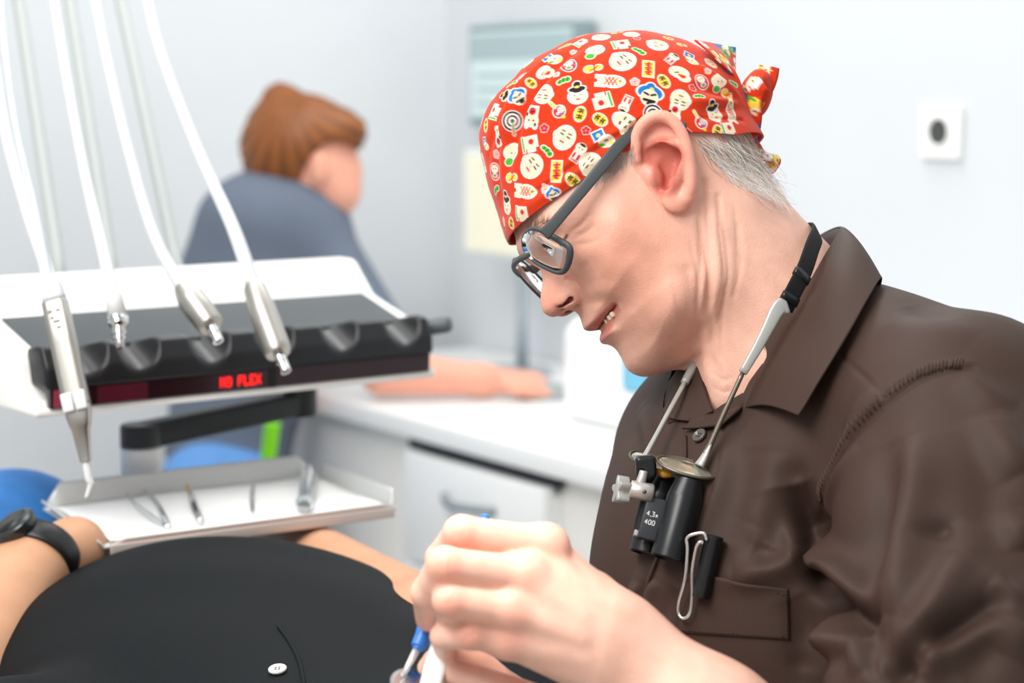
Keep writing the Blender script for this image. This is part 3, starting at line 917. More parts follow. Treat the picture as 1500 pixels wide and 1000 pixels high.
def ear(q):
    x, y, z = q[:, 0], np.abs(q[:, 1]), q[:, 2]
    m = (x > -.055) & (x < .035) & (z > -.05) & (z < .075) & (y > .04) & (y < .13)
    out = np.full(len(q), 1.0)
    # rough bound outside
    out[~m] = np.maximum.reduce([np.abs(x[~m] + .01) - .03, np.abs(z[~m] - .01) - .045, np.abs(y[~m] - .08) - .03]) .clip(.004)
    if not m.any(): return out
    s = np.stack([x[m], y[m], z[m]], 1); p2 = s[:, [0, 2]]
    y0 = ear_y(s[:, 0])
    e2 = poly_sd(p2, EARP)
    slab = smax(e2 + .0015, np.abs(s[:, 1] - (y0 - .0075)) - .0055, .003)
    c2 = poly_sd(p2, CON)
    basep = smax(c2 - .0015, s[:, 1] - (y0 - .001), .004)
    basep = np.maximum(basep, .05 - s[:, 1])
    d = smin(slab, basep, .004)
    d = smin(d, chain(s, HELP, HELR), .0018)
    d = smin(d, chain(s, ANT, np.full(len(ANT), .0046)), .003)
    d = smin(d, chain(s, ANT2, np.full(len(ANT2), .0038)), .003)
    d = smin(d, ell(s, LOB, (.0105, .0042, .010)), .005)
    d = smax(d, -smin(chain(s, CAV1, [.0056, .0068, .0074]), chain(s, CAV2, [.0078, .0074, .0046]), .004), .0035)
    d = smin(d, ell(s, TRA, (.0062, .0042, .0078)), .004)
    d = smax(d, -chain(s, CAV0, [.0035, .0045, .004]), .003)
    # canal
    d = smax(d, -cone(s, ept(982, 256, -.004), ept(976, 254, -.03), .0038, .003), .002)
    out[m] = d
    return out

NST = [hl(818, 451, .0125), hl(836, 438, .0190)]
NWG = hl(838, 428, .0150)
def head_sd(p):
    q = tol(p)
    x, y, z = q[:, 0], q[:, 1], q[:, 2]
    ay = np.abs(y)
    d = (ay - bil(Wg, x, z)) / bil(SL, x, z)
    s = np.stack([x, ay, z], 1)
    # lowered upper lid and eyeball
    d = smin(d, ell(s, (.0835, .033, .003), (.0125, .0135, .0115)), .004)
    # nostril and wing
    d = smin(d, ell(s, (.1030, .0132, -.0272), (.0095, .0064, .0072)), .0035)
    d = smin(d, ell(s, NWG, (.0105, .0062, .0085)), .004)
    d = smax(d, -cone(s, NST[0], NST[1], .0010, .0019), .0022)
    d = smax(d, -cone(s, (.1085, .0085, -.0355), (.1060, .0075, -.0265), .0034, .0022), .002)
    d = smax(d, -cone(s, (.1015, .0095, -.0345), (.1085, .0085, -.0335), .0024, .0028), .002)
    e = ear(q)
    return smin(d, e, .005)
# ------------------------------------------------------------------ cap
CC = np.array([-.003, 0, .045])
CS = np.array([(.107, .018), (.1108, .0369), (.1032, .0578), (.0913, .0932), (.0797, .1176), (.0631, .1292), (.0418, .1336), (.0207, .1387), (.0008, .1368), (-.0212, .1333), (-.0403, .1243), (-.0619, .1123), (-.0765, .099), (-.089, .0829), (-.0982, .0648), (-.1043, .0421), (-.1021, .0232), (-.095, .004), (-.090, -.025), (0, -.09)])
ca = np.arctan2(CS[:, 1] - CC[2], CS[:, 0] - CC[0]); cr = np.hypot(CS[:, 1] - CC[2], CS[:, 0] - CC[0])
o_ = np.argsort(ca); ca, cr = ca[o_], cr[o_]
_th = np.linspace(-math.pi, math.pi, 721)
_r = np.interp(_th, np.concatenate([ca - 2 * math.pi, ca, ca + 2 * math.pi]), np.concatenate([cr] * 3))
kern = np.hanning(25); kern /= kern.sum()
_r = np.convolve(np.concatenate([_r[-41:-1], _r, _r[1:41]]), kern, 'same')[40:-40]
def cap_r(d):
    th = np.arctan2(d[:, 2], d[:, 0]); rho = np.hypot(d[:, 0], d[:, 2])
    rs = np.interp(th, _th, _r)
    n = 2.15
    return (((rho / rs) ** n + (np.abs(d[:, 1]) / .081) ** n)) ** (-1 / n)
def cap_f(p):
    q = tol(p) - CC; l = np.linalg.norm(q, axis=1) + 1e-9
    return l - cap_r(q / l[:, None])
RIMX = [-.115, -.09, -.06, -.047, -.026, .0, .012, .046, .08, .11]
RIMZ = [-.010, -.009, -.003, .004, .016, .027, .030, .030, .033, .036]
NA, NPOL = 840, 300
al = np.linspace(0, 2 * math.pi, NA, endpoint=False)
def pt_at(al, el):
    d = np.stack([np.cos(el) * np.cos(al), np.cos(el) * np.sin(al), np.sin(el)], 1)
    return CC + d * cap_r(d)[:, None]
lo_, hi_ = np.full(NA, -1.2), np.full(NA, 1.2)
for _ in range(40):
    m_ = (lo_ + hi_) / 2; q = pt_at(al, m_)
    over = q[:, 2] > np.interp(q[:, 0], RIMX, RIMZ)
    hi_ = np.where(over, m_, hi_); lo_ = np.where(over, lo_, m_)
rim = (lo_ + hi_) / 2
tt_ = np.linspace(0, 1, NPOL)
EL = math.pi / 2 - (math.pi / 2 - rim[None]) * tt_[:, None]
A2 = np.broadcast_to(al[None], EL.shape)
cd = np.stack([np.cos(EL) * np.cos(A2), np.cos(EL) * np.sin(A2), np.sin(EL)], -1).reshape(-1, 3)
cq = CC + cd * cap_r(cd)[:, None]
disp = np.zeros(len(cq))
def cline(pts):
    return tol(march(cap_f, *zip(*pts)))
def fold(pts, amp, w, taper=True):
    global disp
    L3 = spline(cline(pts), 6)
    d = np.full(len(cq), 9.0); tb = np.zeros(len(cq))
    near = np.linalg.norm(cq - L3.mean(0), axis=1) < .12
    z = cq[near]; dn = d[near]; tn = tb[near]
    for i in range(len(L3) - 1):
        a, b = L3[i], L3[i + 1]; ba = b - a
        h = np.clip((z - a) @ ba / (ba @ ba + 1e-18), 0, 1)
        e = np.linalg.norm(z - a - h[:, None] * ba, axis=1)
        m = e < dn
        dn = np.where(m, e, dn); tn = np.where(m, (i + h) / (len(L3) - 1), tn)
    g = 1.35 * amp * np.exp(-(dn / w) ** 2)
    if taper: g = g * np.sin(math.pi * np.clip(tn, .02, .98)) ** .5
    disp[near] += g
fold([(846, 72), (800, 112), (765, 160), (748, 215), (742, 250)], -.0042, .0048)
fold([(826, 72), (780, 110), (746, 160), (732, 220)], .0035, .006)
fold([(800, 84), (755, 125), (728, 175), (716, 230)], -.0025, .004)
fold([(862, 72), (812, 122), (778, 170), (765, 220)], .0022, .007)
fold([(738, 190), (725, 240), (735, 300)], -.0022, .005)
fold([(742, 318), (800, 272), (870, 222), (925, 186)], -.0017, .0026)
fold([(742, 330), (800, 284), (870, 236), (928, 203)], .0010, .004)
fold([(860, 215), (900, 195), (935, 180)], .0018, .004)
fold([(1030, 172), (1060, 174), (1090, 176)], -.0014, .002, False)
for pts, a in (([(1088, 150), (1055, 120), (1020, 95)], .0028), ([(1088, 150), (1050, 135), (1010, 125)], -.0022), ([(1088, 152), (1050, 148), (1005, 150)], .0022),
               ([(1086, 130), (1066, 95), (1040, 75)], -.0026), ([(1088, 140), (1072, 110), (1058, 92)], .0024), ([(1088, 156), (1055, 162), (1020, 168)], -.0014)):
    fold(pts, a, .0036)
wv = np.sin(cq[:, 0] * 95 + cq[:, 2] * 60 + 2 * np.sin(cq[:, 1] * 40)) * np.sin(cq[:, 2] * 75 - cq[:, 1] * 50)
disp += wv * .0007
cq = cq + cd * disp[:, None]
_es = poly_sd(cq[:, [0, 2]], EARP); _lim = ear_y(cq[:, 0]) - .0095 + np.clip(_es + .001, 0, .006) * 2.2
cq[:, 1] = np.where(_es < .006, np.sign(cq[:, 1]) * np.minimum(np.abs(cq[:, 1]), _lim), cq[:, 1])
capw = tow(cq)
# --- print on the cloth
RED = lin((212, 54, 14)); CREAM = lin((240, 220, 188)); WHT = lin((252, 246, 238)); INK = lin((28, 24, 26)); YEL = lin((250, 206, 70)); GRN = lin((72, 172, 48)); BLU = lin((24, 118, 190)); PNK = lin((250, 170, 160)); CRI = lin((216, 34, 54)); GRY = lin((196, 190, 182))
pig = np.tile(RED, (len(capw), 1))
gridw = capw.reshape(NPOL, NA, 3)
nv = np.cross(np.roll(gridw, -1, 1) - np.roll(gridw, 1, 1), np.gradient(gridw, axis=0)).reshape(-1, 3)
nv /= np.linalg.norm(nv, axis=1, keepdims=True) + 1e-12
nv *= np.sign((nv * (cd @ HM)).sum(1))[:, None]
pp = proj(capw)
facing = ((capw - CAM) * nv).sum(1) < 0
def sd_e(u, v, cx, cy, rx, ry): 
    k = np.hypot((u - cx) / rx, (v - cy) / ry); return (k - 1) * min(rx, ry)
def sd_b(u, v, cx, cy, hx, hy, a=0):
    c, s = math.cos(a), math.sin(a); x = (u - cx) * c + (v - cy) * s; y = -(u - cx) * s + (v - cy) * c
    return np.maximum(np.abs(x) - hx, np.abs(y) - hy)
def sd_l(u, v, x0, y0, x1, y1, r):
    bx, by = x1 - x0, y1 - y0; h = np.clip(((u - x0) * bx + (v - y0) * by) / (bx * bx + by * by + 1e-9), 0, 1)
    return np.hypot(u - x0 - bx * h, v - y0 - by * h) - r
def motif(kind, c, n, ang, size, flip=1):
    m = np.where(np.linalg.norm(capw - c, axis=1) < size * 1.9)[0]
    m = m[(nv[m] @ n) > 0.1]
    t1 = nrm(RT - n * (RT @ n)) if abs(RT @ n) < .95 else nrm(FW - n * (FW @ n))
    t2 = np.cross(n, t1); t2 = t2 if t2 @ UP > 0 or abs(t2 @ UP) < .2 else -t2
    ca_, sa_ = math.cos(ang), math.sin(ang)
    e = (capw[m] - c) / size
    a_, b_ = e @ t1, e @ t2
    u = (a_ * ca_ + b_ * sa_) * flip; v = -a_ * sa_ + b_ * ca_
    col = pig[m].copy()
    aa = .00075 / size
    def put(sd, cc):
        nonlocal col
        a = np.clip(.5 - sd / aa, 0, 1)[:, None]
        col = col * (1 - a) + np.asarray(cc) * a
    def both(sd, cc, w=.09): put(sd - w, WHT); put(sd, cc)
    if kind == 'face':
        s = np.minimum(sd_e(u, v, 0, -.05, .82, .92), sd_e(u, v, -.62, -.1, .3, .3)); both(s, CREAM)
        for x in (-.32, .3): put(sd_l(u, v, x - .13, .12, x + .13, .1, .06), INK); put(sd_l(u, v, x - .15, .38, x + .12, .42, .05), INK)
        put(sd_l(u, v, -.16, -.42, .16, -.42, .07), CRI); put(sd_e(u, v, 0, -.12, .07, .1), PNK)
    elif kind == 'lady':
        both(sd_e(u, v, 0, -.35, .72, .66), CREAM)
        s = np.minimum(np.minimum(sd_e(u, v, 0, .28, .5, .34), sd_e(u, v, 0, .75, .3, .3)), sd_e(u, v, -.42, .3, .25, .2)); s = np.minimum(s, sd_e(u, v, .42, .3, .25, .2)); both(s, INK, .08)
        put(sd_e(u, v, 0, .52, .2, .12), YEL)
        for x in (-.26, .26): put(sd_e(u, v, x, -.28, .07, .05), INK)
        put(sd_l(u, v, -.1, -.66, .1, -.66, .07), CRI)
    elif kind == 'bluehat':
        both(np.minimum(sd_e(u, v, 0, .2, 1.0, .62), sd_e(u, v, .0, .75, .35, .3)), BLU); both(sd_e(u, v, 0, -.25, .66, .68), CREAM, .05)
        put(sd_l(u, v, -.45, .12, -.12, .0, .09), INK); put(sd_l(u, v, .12, .0, .45, .12, .09), INK); put(sd_l(u, v, -.42, -.45, .42, -.5, .12), INK); put(sd_e(u, v, .1, -.72, .3, .2), INK)
        put(sd_e(u, v, .1, .55, .16, .12), YEL)
    elif kind == 'oval':
        both(sd_e(u, v, 0, 0, .72, .95), YEL)
        for y in (.42, -.38):
            put(sd_l(u, v, -.35, y + .16, .35, y + .2, .08), INK); put(sd_l(u, v, -.02, y + .28, -.05, y - .22, .08), INK); put(sd_l(u, v, -.32, y - .15, .3, y - .05, .08), INK); put(sd_l(u, v, .2, y + .05, .32, y - .24, .07), INK)
    elif kind == 'daruma':
        both(sd_e(u, v, 0, 0, .86, .95), CRI); both(sd_e(u, v, 0, .3, .5, .42), CREAM, .05); put(sd_e(u, v, -.18, .35, .07, .07), INK); put(sd_e(u, v, .18, .35, .07, .07), INK)
        put(sd_e(u, v, 0, -.45, .42, .26), WHT); put(sd_e(u, v, 0, -.45, .3, .18), GRN); put(sd_e(u, v, -.6, -.1, .1, .1), BLU); put(sd_e(u, v, .6, -.1, .1, .1), BLU)
    elif kind == 'pine':
        s = np.minimum(np.minimum(sd_e(u, v, -.55, .25, .42, .3), sd_e(u, v, 0, .1, .45, .34)), sd_e(u, v, .5, -.2, .42, .36)); both(s, GRN)
        for x, y in ((-.5, .25), (0, .1), (.5, -.2)): put(sd_l(u, v, x - .15, y - .1, x + .15, y + .12, .05), INK)
    elif kind == 'flag':
        both(np.minimum(sd_b(u, v, .1, .1, .72, .55, .1), sd_b(u, v, .1, -.2, .4, .7, .1)), CREAM); put(sd_e(u, v, .15, .12, .3, .3), CRI); both(sd_b(u, v, -.78, -.15, .12, .8, .1), GRN, .08)
    elif kind == 'fish':
        s = np.minimum(sd_e(u, v, .15, 0, .85, .52), np.maximum(sd_b(u, v, -.85, 0, .34, .5), -sd_e(u, v, -1.3, 0, .35, .3))); both(s, CREAM)
        for k in (-.3, 0, .3): put(sd_l(u, v, k - .2, -.3, k + .2, .35, .045), CRI); put(sd_l(u, v, k + .2, -.3, k - .2, .35, .045), CRI)
        put(sd_e(u, v, .7, .05, .16, .16), YEL); put(sd_e(u, v, .72, .06, .07, .07), INK)
    elif kind == 'gourd':
        both(np.minimum(sd_e(u, v, -.45, 0, .55, .5), sd_e(u, v, .5, .02, .42, .36)), YEL); put(sd_l(u, v, .05, -.4, .12, .4, .09), CRI); put(sd_l(u, v, .1, -.1, .5, .3, .07), CRI); put(sd_l(u, v, .05, -.1, -.4, -.25, .07), CRI)
    elif kind == 'flower':
        s = np.min([sd_e(u, v, .5 * math.cos(k * 1.2566 + .3), .5 * math.sin(k * 1.2566 + .3), .42, .42) for k in range(5)], 0); both(s, PNK if flip > 0 else CRI, .08); put(sd_e(u, v, 0, 0, .15, .15), CRI if flip > 0 else PNK)
    elif kind == 'card':
        both(sd_b(u, v, 0, 0, .52, 1.0), YEL)
        for y in (.55, 0, -.5): put(sd_l(u, v, -.28, y + .05, .28, y + .1, .1), CRI); put(sd_l(u, v, 0, y + .25, 0, y - .2, .1), CRI); put(sd_l(u, v, -.2, y - .15, .2, y - .2, .08), CRI)
    elif kind == 'kokeshi':
        both(sd_b(u, v, 0, -.4, .42, .6), CREAM); put(sd_b(u, v, 0, -.45, .4, .3), CRI); put(sd_b(u, v, 0, -.45, .12, .3), WHT); both(sd_e(u, v, 0, .55, .5, .45), CREAM, .1)
        put(sd_e(u, v, 0, .9, .4, .16), INK); put(sd_e(u, v, -.18, .5, .08, .08), INK); put(sd_e(u, v, .18, .5, .08, .08), INK); put(sd_b(u, v, 0, -.92, .42, .07), CRI)
    elif kind == 'target':
        for r_, cc in ((1.0, WHT), (.92, INK), (.72, WHT), (.56, INK), (.38, WHT), (.2, INK)): put(sd_e(u, v, 0, 0, r_, r_), cc)
        both(sd_l(u, v, 0, -.5, .05, -1.3, .1), CRI, .06); put(sd_l(u, v, 0, 0, .05, -1.2, .06), GRN)
    elif kind == 'cat':
        both(np.minimum(np.minimum(sd_e(u, v, 0, .35, .6, .55), sd_b(u, v, 0, -.45, .5, .5)), np.minimum(sd_e(u, v, -.42, .8, .18, .25), sd_e(u, v, .42, .8, .18, .25))), CREAM)
        put(sd_e(u, v, 0, -.5, .36, .36), CRI); put(sd_l(u, v, -.15, -.5, .15, -.4, .07), INK); put(sd_e(u, v, -.22, .35, .09, .09), INK); put(sd_e(u, v, .22, .35, .09, .09), INK); put(sd_e(u, v, .5, -.2, .14, .2), INK); put(sd_e(u, v, -.42, .7, .12, .16), INK)
    elif kind == 'crane':
        both(np.minimum(sd_e(u, v, -.1, .2, .85, .6), sd_e(u, v, .3, -.4, .5, .35)), CREAM); put(sd_e(u, v, .2, -.25, .3, .2), RED); put(sd_l(u, v, -.5, .1, -.15, .2, .06), INK); put(sd_e(u, v, -.1, -.1, .16, .1), CRI)
    elif kind == 'leaf':
        both(np.minimum(sd_e(u, v, .1, .25, .75, .6), sd_e(u, v, .3, .55, .45, .4)), CREAM); both(sd_e(u, v, -.35, -.5, .42, .34), GRN, .06); put(sd_e(u, v, .0, .2, .07, .07), INK); put(sd_e(u, v, .4, .15, .07, .07), INK); put(sd_e(u, v, .25, -.05, .14, .07), PNK)
    elif kind == 'bluekite':
        both(sd_b(u, v, -.3, .3, .48, .42, .3), BLU); put(sd_e(u, v, -.3, .3, .18, .18), YEL); both(sd_e(u, v, .35, -.3, .6, .45), CREAM, .08); put(sd_e(u, v, .75, -.5, .2, .2), YEL); put(sd_e(u, v, -.1, -.55, .3, .12), GRN); put(sd_l(u, v, .2, -.25, .45, -.2, .05), INK)
    elif kind == 'bird':
        both(sd_e(u, v, .2, -.1, .6, .6), CRI); put(sd_e(u, v, .35, .1, .38, .38), GRY); both(sd_l(u, v, -.35, .3, -.85, .65, .14), YEL, .06); put(sd_e(u, v, .1, -.35, .14, .14), WHT); put(sd_e(u, v, .45, -.35, .12, .12), BLU); put(sd_e(u, v, .75, -.6, .22, .16), YEL)
    pig[m] = col
def cm(cx, cy): return 680 + cx / 2.942, 20 + cy / 2.942
MOT = [(590, 100, 'face', .3, 8), (720, 88, 'face', 3.0, 7), (835, 132, 'face', -.5, 9.5), (560, 165, 'leaf', 0, 9), (675, 128, 'flag', .1, 7.5), (755, 162, 'pine', -.3, 6), (685, 202, 'face', -.9, 11), (895, 192, 'kokeshi', -.6, 7), (975, 190, 'bluekite', -.5, 8),
       (795, 236, 'card', -.05, 8), (450, 220, 'daruma', .1, 7), (557, 236, 'gourd', .1, 7.5), (372, 190, 'bluekite', .2, 8.5), (430, 290, 'pine', .8, 6), (632, 290, 'fish', -.1, 10), (862, 290, 'oval', .5, 6.2), (735, 294, 'flower', 0, 4), (932, 260, 'crane', .1, 9),
       (488, 338, 'lady', .05, 10), (340, 345, 'face', 2.9, 8.5), (800, 350, 'bluehat', -.15, 10), (695, 390, 'kokeshi', 2.7, 7), (595, 380, 'flag', 3.3, 8), (933, 372, 'face', 2.9, 9), (1015, 356, 'pine', .7, 5), (985, 320, 'flower', 0, 3.6, -1), (1025, 292, 'daruma', .5, 6.5),
       (1098, 300, 'leaf', .2, 8), (1062, 212, 'face', .8, 6), (1072, 418, 'lady', .35, 8.5), (1148, 425, 'fish', 1.9, 8), (1015, 462, 'bird', -.3, 8), (402, 415, 'bird', -.2, 8), (290, 445, 'cat', 3.0, 8.5), (210, 462, 'target', .1, 8.5), (498, 432, 'oval', -.3, 6.2), (585, 457, 'oval', .9, 6.2),
       (432, 532, 'face', -.6, 10), (345, 495, 'flower', 0, 3.8, -1), (525, 505, 'flower', 0, 3.8, -1), (708, 482, 'face', .5, 9), (592, 535, 'bluekite', .1, 9), (492, 597, 'kokeshi', -.6, 7.5), (355, 592, 'pine', -.4, 6), (280, 557, 'flag', .1, 7.5), (205, 610, 'leaf', .2, 9), (292, 655, 'face', -.9, 10.5),
       (397, 678, 'card', -.05, 8), (130, 682, 'daruma', .1, 7), (205, 707, 'gourd', .1, 7), (262, 765, 'fish', -.1, 9.5), (350, 755, 'flower', 0, 4), (467, 718, 'oval', .9, 6), (137, 762, 'pine', 1.4, 5.5), (182, 812, 'lady', .2, 9), (246, 857, 'flag', .1, 7), (142, 530, 'cat', .4, 8), (138, 605, 'flower', 0, 4),
       (188, 352, 'lady', 1.2, 7.5), (232, 357, 'bluehat', .6, 7.5), (262, 282, 'daruma', .2, 7), (205, 302, 'pine', .4, 5), (287, 297, 'oval', .7, 5), (125, 420, 'flag', .7, 7), (92, 480, 'oval', 0, 5.5), (545, 650, 'face', .9, 10), (815, 432, 'target', 0, 8), (905, 432, 'cat', 3.0, 7.5), (655, 622, 'daruma', .8, 6.5),
       (1090, 505, 'oval', -.3, 5.5), (395, 262, 'flower', 0, 3.2), (745, 105, 'flower', 0, 3.2, -1), (1048, 246, 'flower', 0, 3), (90, 560, 'bluekite', 0, 6), (85, 640, 'fish', 1.5, 7), (115, 800, 'leaf', 0, 7), (385, 780, 'bluehat', .4, 6), (202, 905, 'oval', 0, 5), (170, 895, 'flower', 0, 4), (432, 140, 'oval', 1.2, 5.5), (275, 215, 'face', .6, 6), (350, 255, 'crane', .8, 7),
       (500, 122, 'flag', .5, 6), (660, 82, 'gourd', .2, 5), (1140, 495, 'flag', .3, 7), (960, 515, 'flower', 0, 4, -1), (1130, 350, 'gourd', -.6, 6), (1160, 300, 'pine', .5, 5), (880, 105, 'oval', .9, 4.5), (940, 135, 'gourd', .3, 4.5), (470, 165, 'flower', 0, 3)]
placed = []
vis = np.where(facing)[0]
for mt in MOT:
    x_, y_ = cm(mt[0], mt[1])
    i = vis[np.argmin((pp[vis, 0] - x_) ** 2 + (pp[vis, 1] - y_) ** 2)]
    motif(mt[2], capw[i].copy(), nv[i].copy(), mt[3], mt[4] * .00092, mt[5] if len(mt) > 5 else 1); placed.append((capw[i].copy(), mt[4] * .001))
kinds = ['face', 'lady', 'bluehat', 'oval', 'daruma', 'pine', 'flag', 'fish', 'gourd', 'flower', 'card', 'kokeshi', 'target', 'cat', 'crane', 'leaf', 'bluekite', 'bird']
rr_ = random.Random(3); hid = np.where(~facing)[0]
for _ in range(900):
    i = hid[rr_.randrange(len(hid))]; s = rr_.choice([5, 6, 7.5, 8.5]) * .001
    if all(np.linalg.norm(capw[i] - c) > (s + r) * 1.12 for c, r in placed):
        motif(rr_.choice(kinds), capw[i].copy(), nv[i].copy(), rr_.uniform(-3, 3), s); placed.append((capw[i].copy(), s))
# outer cloth + turned-under inner layer
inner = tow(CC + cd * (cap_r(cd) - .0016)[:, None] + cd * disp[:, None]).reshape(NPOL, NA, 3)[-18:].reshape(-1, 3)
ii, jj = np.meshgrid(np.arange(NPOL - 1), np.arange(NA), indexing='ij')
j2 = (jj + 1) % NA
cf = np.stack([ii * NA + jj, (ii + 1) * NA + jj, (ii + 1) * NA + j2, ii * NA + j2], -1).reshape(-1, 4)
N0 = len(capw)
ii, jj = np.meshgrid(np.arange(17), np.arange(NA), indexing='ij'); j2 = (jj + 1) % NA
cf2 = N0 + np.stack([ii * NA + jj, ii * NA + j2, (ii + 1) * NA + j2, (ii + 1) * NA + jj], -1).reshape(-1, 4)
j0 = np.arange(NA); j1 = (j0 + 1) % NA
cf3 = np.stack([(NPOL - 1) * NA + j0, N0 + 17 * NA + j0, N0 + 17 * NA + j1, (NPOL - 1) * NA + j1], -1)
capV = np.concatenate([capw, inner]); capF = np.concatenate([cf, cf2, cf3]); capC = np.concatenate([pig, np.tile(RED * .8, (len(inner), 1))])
CLOTH = mat('printed_red_cotton', (214, 50, 26), 0.85, attr='pigment', var=0.05, vscale=60, bump=0.35, bscale=900, sheen=0.15, spec=0.25)
# ------------------------------------------------------------------ the dentist: body (one continuous surface)
SJ = P(1400, 650, 1.345)                       # near shoulder
NB = P(1150, 545, 1.50)                        # base of the neck
EW = P(1310, 1290, 1.185)                      # near elbow (below the frame)
WR = P(905, 948, 1.235)                        # near wrist
# fingers of the near hand: knuckle, middle joint, end joint, tip
FING = {
    'index': [(800, 800, 1.232), (676, 781, 1.214), (647, 818, 1.236), (650, 862, 1.262)],
    'middle': [(772, 845, 1.212), (652, 827, 1.192), (626, 868, 1.208), (628, 906, 1.236)],
    'ring': [(752, 892, 1.205), (659, 880, 1.190), (662, 908, 1.222), (690, 918, 1.246)],
    'little': [(745, 935, 1.212), (688, 929, 1.200), (650, 932, 1.212), (652, 950, 1.232)]}
FRAD = {'index': [.0135, .0108, .0098, .0082], 'middle': [.0135, .0108, .0096, .0082], 'ring': [.0128, .0100, .0090, .0078], 'little': [.0118, .0088, .0080, .0068]}
FP = {k: [P(*q) for q in v] for k, v in FING.items()}
THUMB = [P(835, 868, 1.262), P(735, 842, 1.285), P(672, 862, 1.282), P(640, 888, 1.262)]
# other hand, behind and below
RWR = P(905, 1120, 1.33); REW = P(1250, 1290, 1.50)
RKN = [P(742, 1015, 1.30), P(752, 1040, 1.325), P(765, 1065, 1.345), P(780, 1085, 1.36)]
def hand2(s):
    d = cone(s, RWR, RKN[1], .027, .021)
    for k in RKN: d = smin(d, cone(s, RWR, k, .023, .0125), .012)
    d = smin(d, chain(s, [RKN[0], P(700, 972, 1.288), P(655, 952, 1.272), P(636, 968, 1.258)], [.0128, .0100, .0090, .0076]), .004)
    d = smin(d, chain(s, [RKN[1], P(708, 1010, 1.302), P(662, 985, 1.282), P(628, 978, 1.262)], [.0128, .0096, .0085, .0072]), .003)
    d = smin(d, chain(s, [RKN[2], P(715, 1050, 1.318), P(672, 1030, 1.295), P(645, 1012, 1.275)], [.0122, .0092, .0082, .0072]), .003)
    d = smin(d, chain(s, [RKN[3], P(738, 1082, 1.335), P(700, 1072, 1.31), P(675, 1058, 1.295)], [.0112, .0084, .0076, .0066]), .003)
    d = smin(d, chain(s, [P(850, 1065, 1.29), P(775, 1030, 1.255), P(715, 1005, 1.238), P(668, 985, 1.242)], [.017, .0135, .0112, .0085]), .006)
    return d

def hand_sd(p):
    d = cone(p, WR, P(770, 868, 1.222), .029, .0215)
    d = smin(d, cone(p, P(880, 915, 1.24), P(800, 812, 1.238), .023, .0145), .014)
    d = smin(d, cone(p, P(868, 915, 1.222), P(775, 850, 1.215), .0215, .0142), .014)
    d = smin(d, cone(p, P(872, 938, 1.218), P(756, 893, 1.209), .0215, .0135), .014)
    d = smin(d, cone(p, P(872, 965, 1.220), P(750, 935, 1.215), .0215, .0125), .014)
    d = smin(d, cone(p, P(860, 885, 1.262), P(790, 850, 1.268), .022, .018), .016)
    for k in FING:
        a = FP[k]; r = FRAD[k]
        c = cone(p, a[0], a[1], r[0] * .92, r[1])
        # waist of the first finger bone, knuckle swelling
        c = smin(c, ball(p, a[0] - FW * .0015, r[0] * 1.02), .008)
        c = smin(c, cone(p, a[1], a[2], r[1] * 1.02, r[2]), .003)
        c = smin(c, cone(p, a[2], a[3], r[2], r[3]), .003)
        d = smin(d, c, .0035)
    c = chain(p, THUMB, [.0175, .0125, .0112, .0088], .004)
    d = smin(d, c, .007)
    # tendons on the back of the hand
    for k, q in (('index', (858, 892, 1.212)), ('middle', (850, 905, 1.201)), ('ring', (850, 932, 1.198)), ('little', (855, 958, 1.203))):
        d = smin(d, cone(p, FP[k][0] - FW * .007, P(*q) - FW * .001, .0040, .0012), .011)
    return d

def arm_sd(p):
    d = cone(p, WR, WR + (EW - WR) * .35, .0295, .0375)
    d = smin(d, cone(p, WR + (EW - WR) * .35, EW, .0375, .046), .02)
    return d

def body_sd(p):
    d = head_sd(p)
    nk = cone(p, tow((-.022, 0, -.055)), P(1128, 545, 1.50), .050, .050)
    nk = smin(nk, cone(p, tow((-.030, .040, -.045)), P(1062, 585, 1.458), .018, .013), .02)
    nk = smin(nk, cone(p, tow((-.030, -.040, -.045)), P(1085, 610, 1.53), .018, .013), .02)
    nk = smin(nk, cone(p, tow((-.05, .01, -.11)), P(1212, 500, 1.50), .026, .036), .02)
    d = smin(d, nk, .014)
    d = smin(d, cone(p, NB, P(1200, 760, 1.50), .06, .075), .04)
    d = smin(d, cone(p, NB + (SJ - NB) * .2, SJ, .045, .05), .03)
    d = smin(d, cone(p, SJ, EW, .05, .042), .02)
    d = smin(d, arm_sd(p), .015)
    d = smin(d, hand_sd(p), .015)
    rs = P(1050, 715, 1.66)
    d = smin(d, cone(p, NB, rs, .045, .045), .03)
    d = smin(d, cone(p, rs, REW, .045, .04), .02)
    d = smin(d, cone(p, REW, RWR, .042, .029), .015)
    d = smin(d, hand2(p), .012)
    return d

person = thing('person', (0.33, 1.5, 0.0), 'person in a red printed cap and brown shirt, head bowed over the patient', 'person')
blo = np.minimum.reduce([HO - .2, EW - .08, REW - .08, FP['middle'][2] - .05, P(1010, 700, 1.66) - .1]); bhi = np.maximum.reduce([HO + .2, SJ + .09, REW + .09, P(1240, 470, 1.50) + .08, P(1010, 700, 1.66) + .08])
bV, bF = isosurface(body_sd, blo, bhi, BODY_H)
q = tol(bV); ay = np.abs(q[:, 1])
SKIN = lin((240, 188, 166)); 
bc = np.tile(SKIN, (len(bV), 1))
def tint(mask, c):
    global bc
    mask = np.clip(mask, 0, 1)[:, None]; bc = bc * (1 - mask) + lin(c) * mask
def gz_(c, r): return np.exp(-(np.linalg.norm(np.stack([q[:, 0], ay, q[:, 2]], 1) - np.asarray(c), axis=1) / r) ** 2)
hd = ell(q, (0, 0, 0), (.2, .2, .2)) < 0
tint(.55 * gz_((.06, .06, -.03), .045), (232, 150, 124))
tint(.55 * gz_((.115, .01, -.022), .018), (226, 140, 118))
tint(.5 * gz_((.07, .05, -.085), .035), (222, 158, 134))
ex = np.stack([q[:, 0], ay, q[:, 2]], 1)
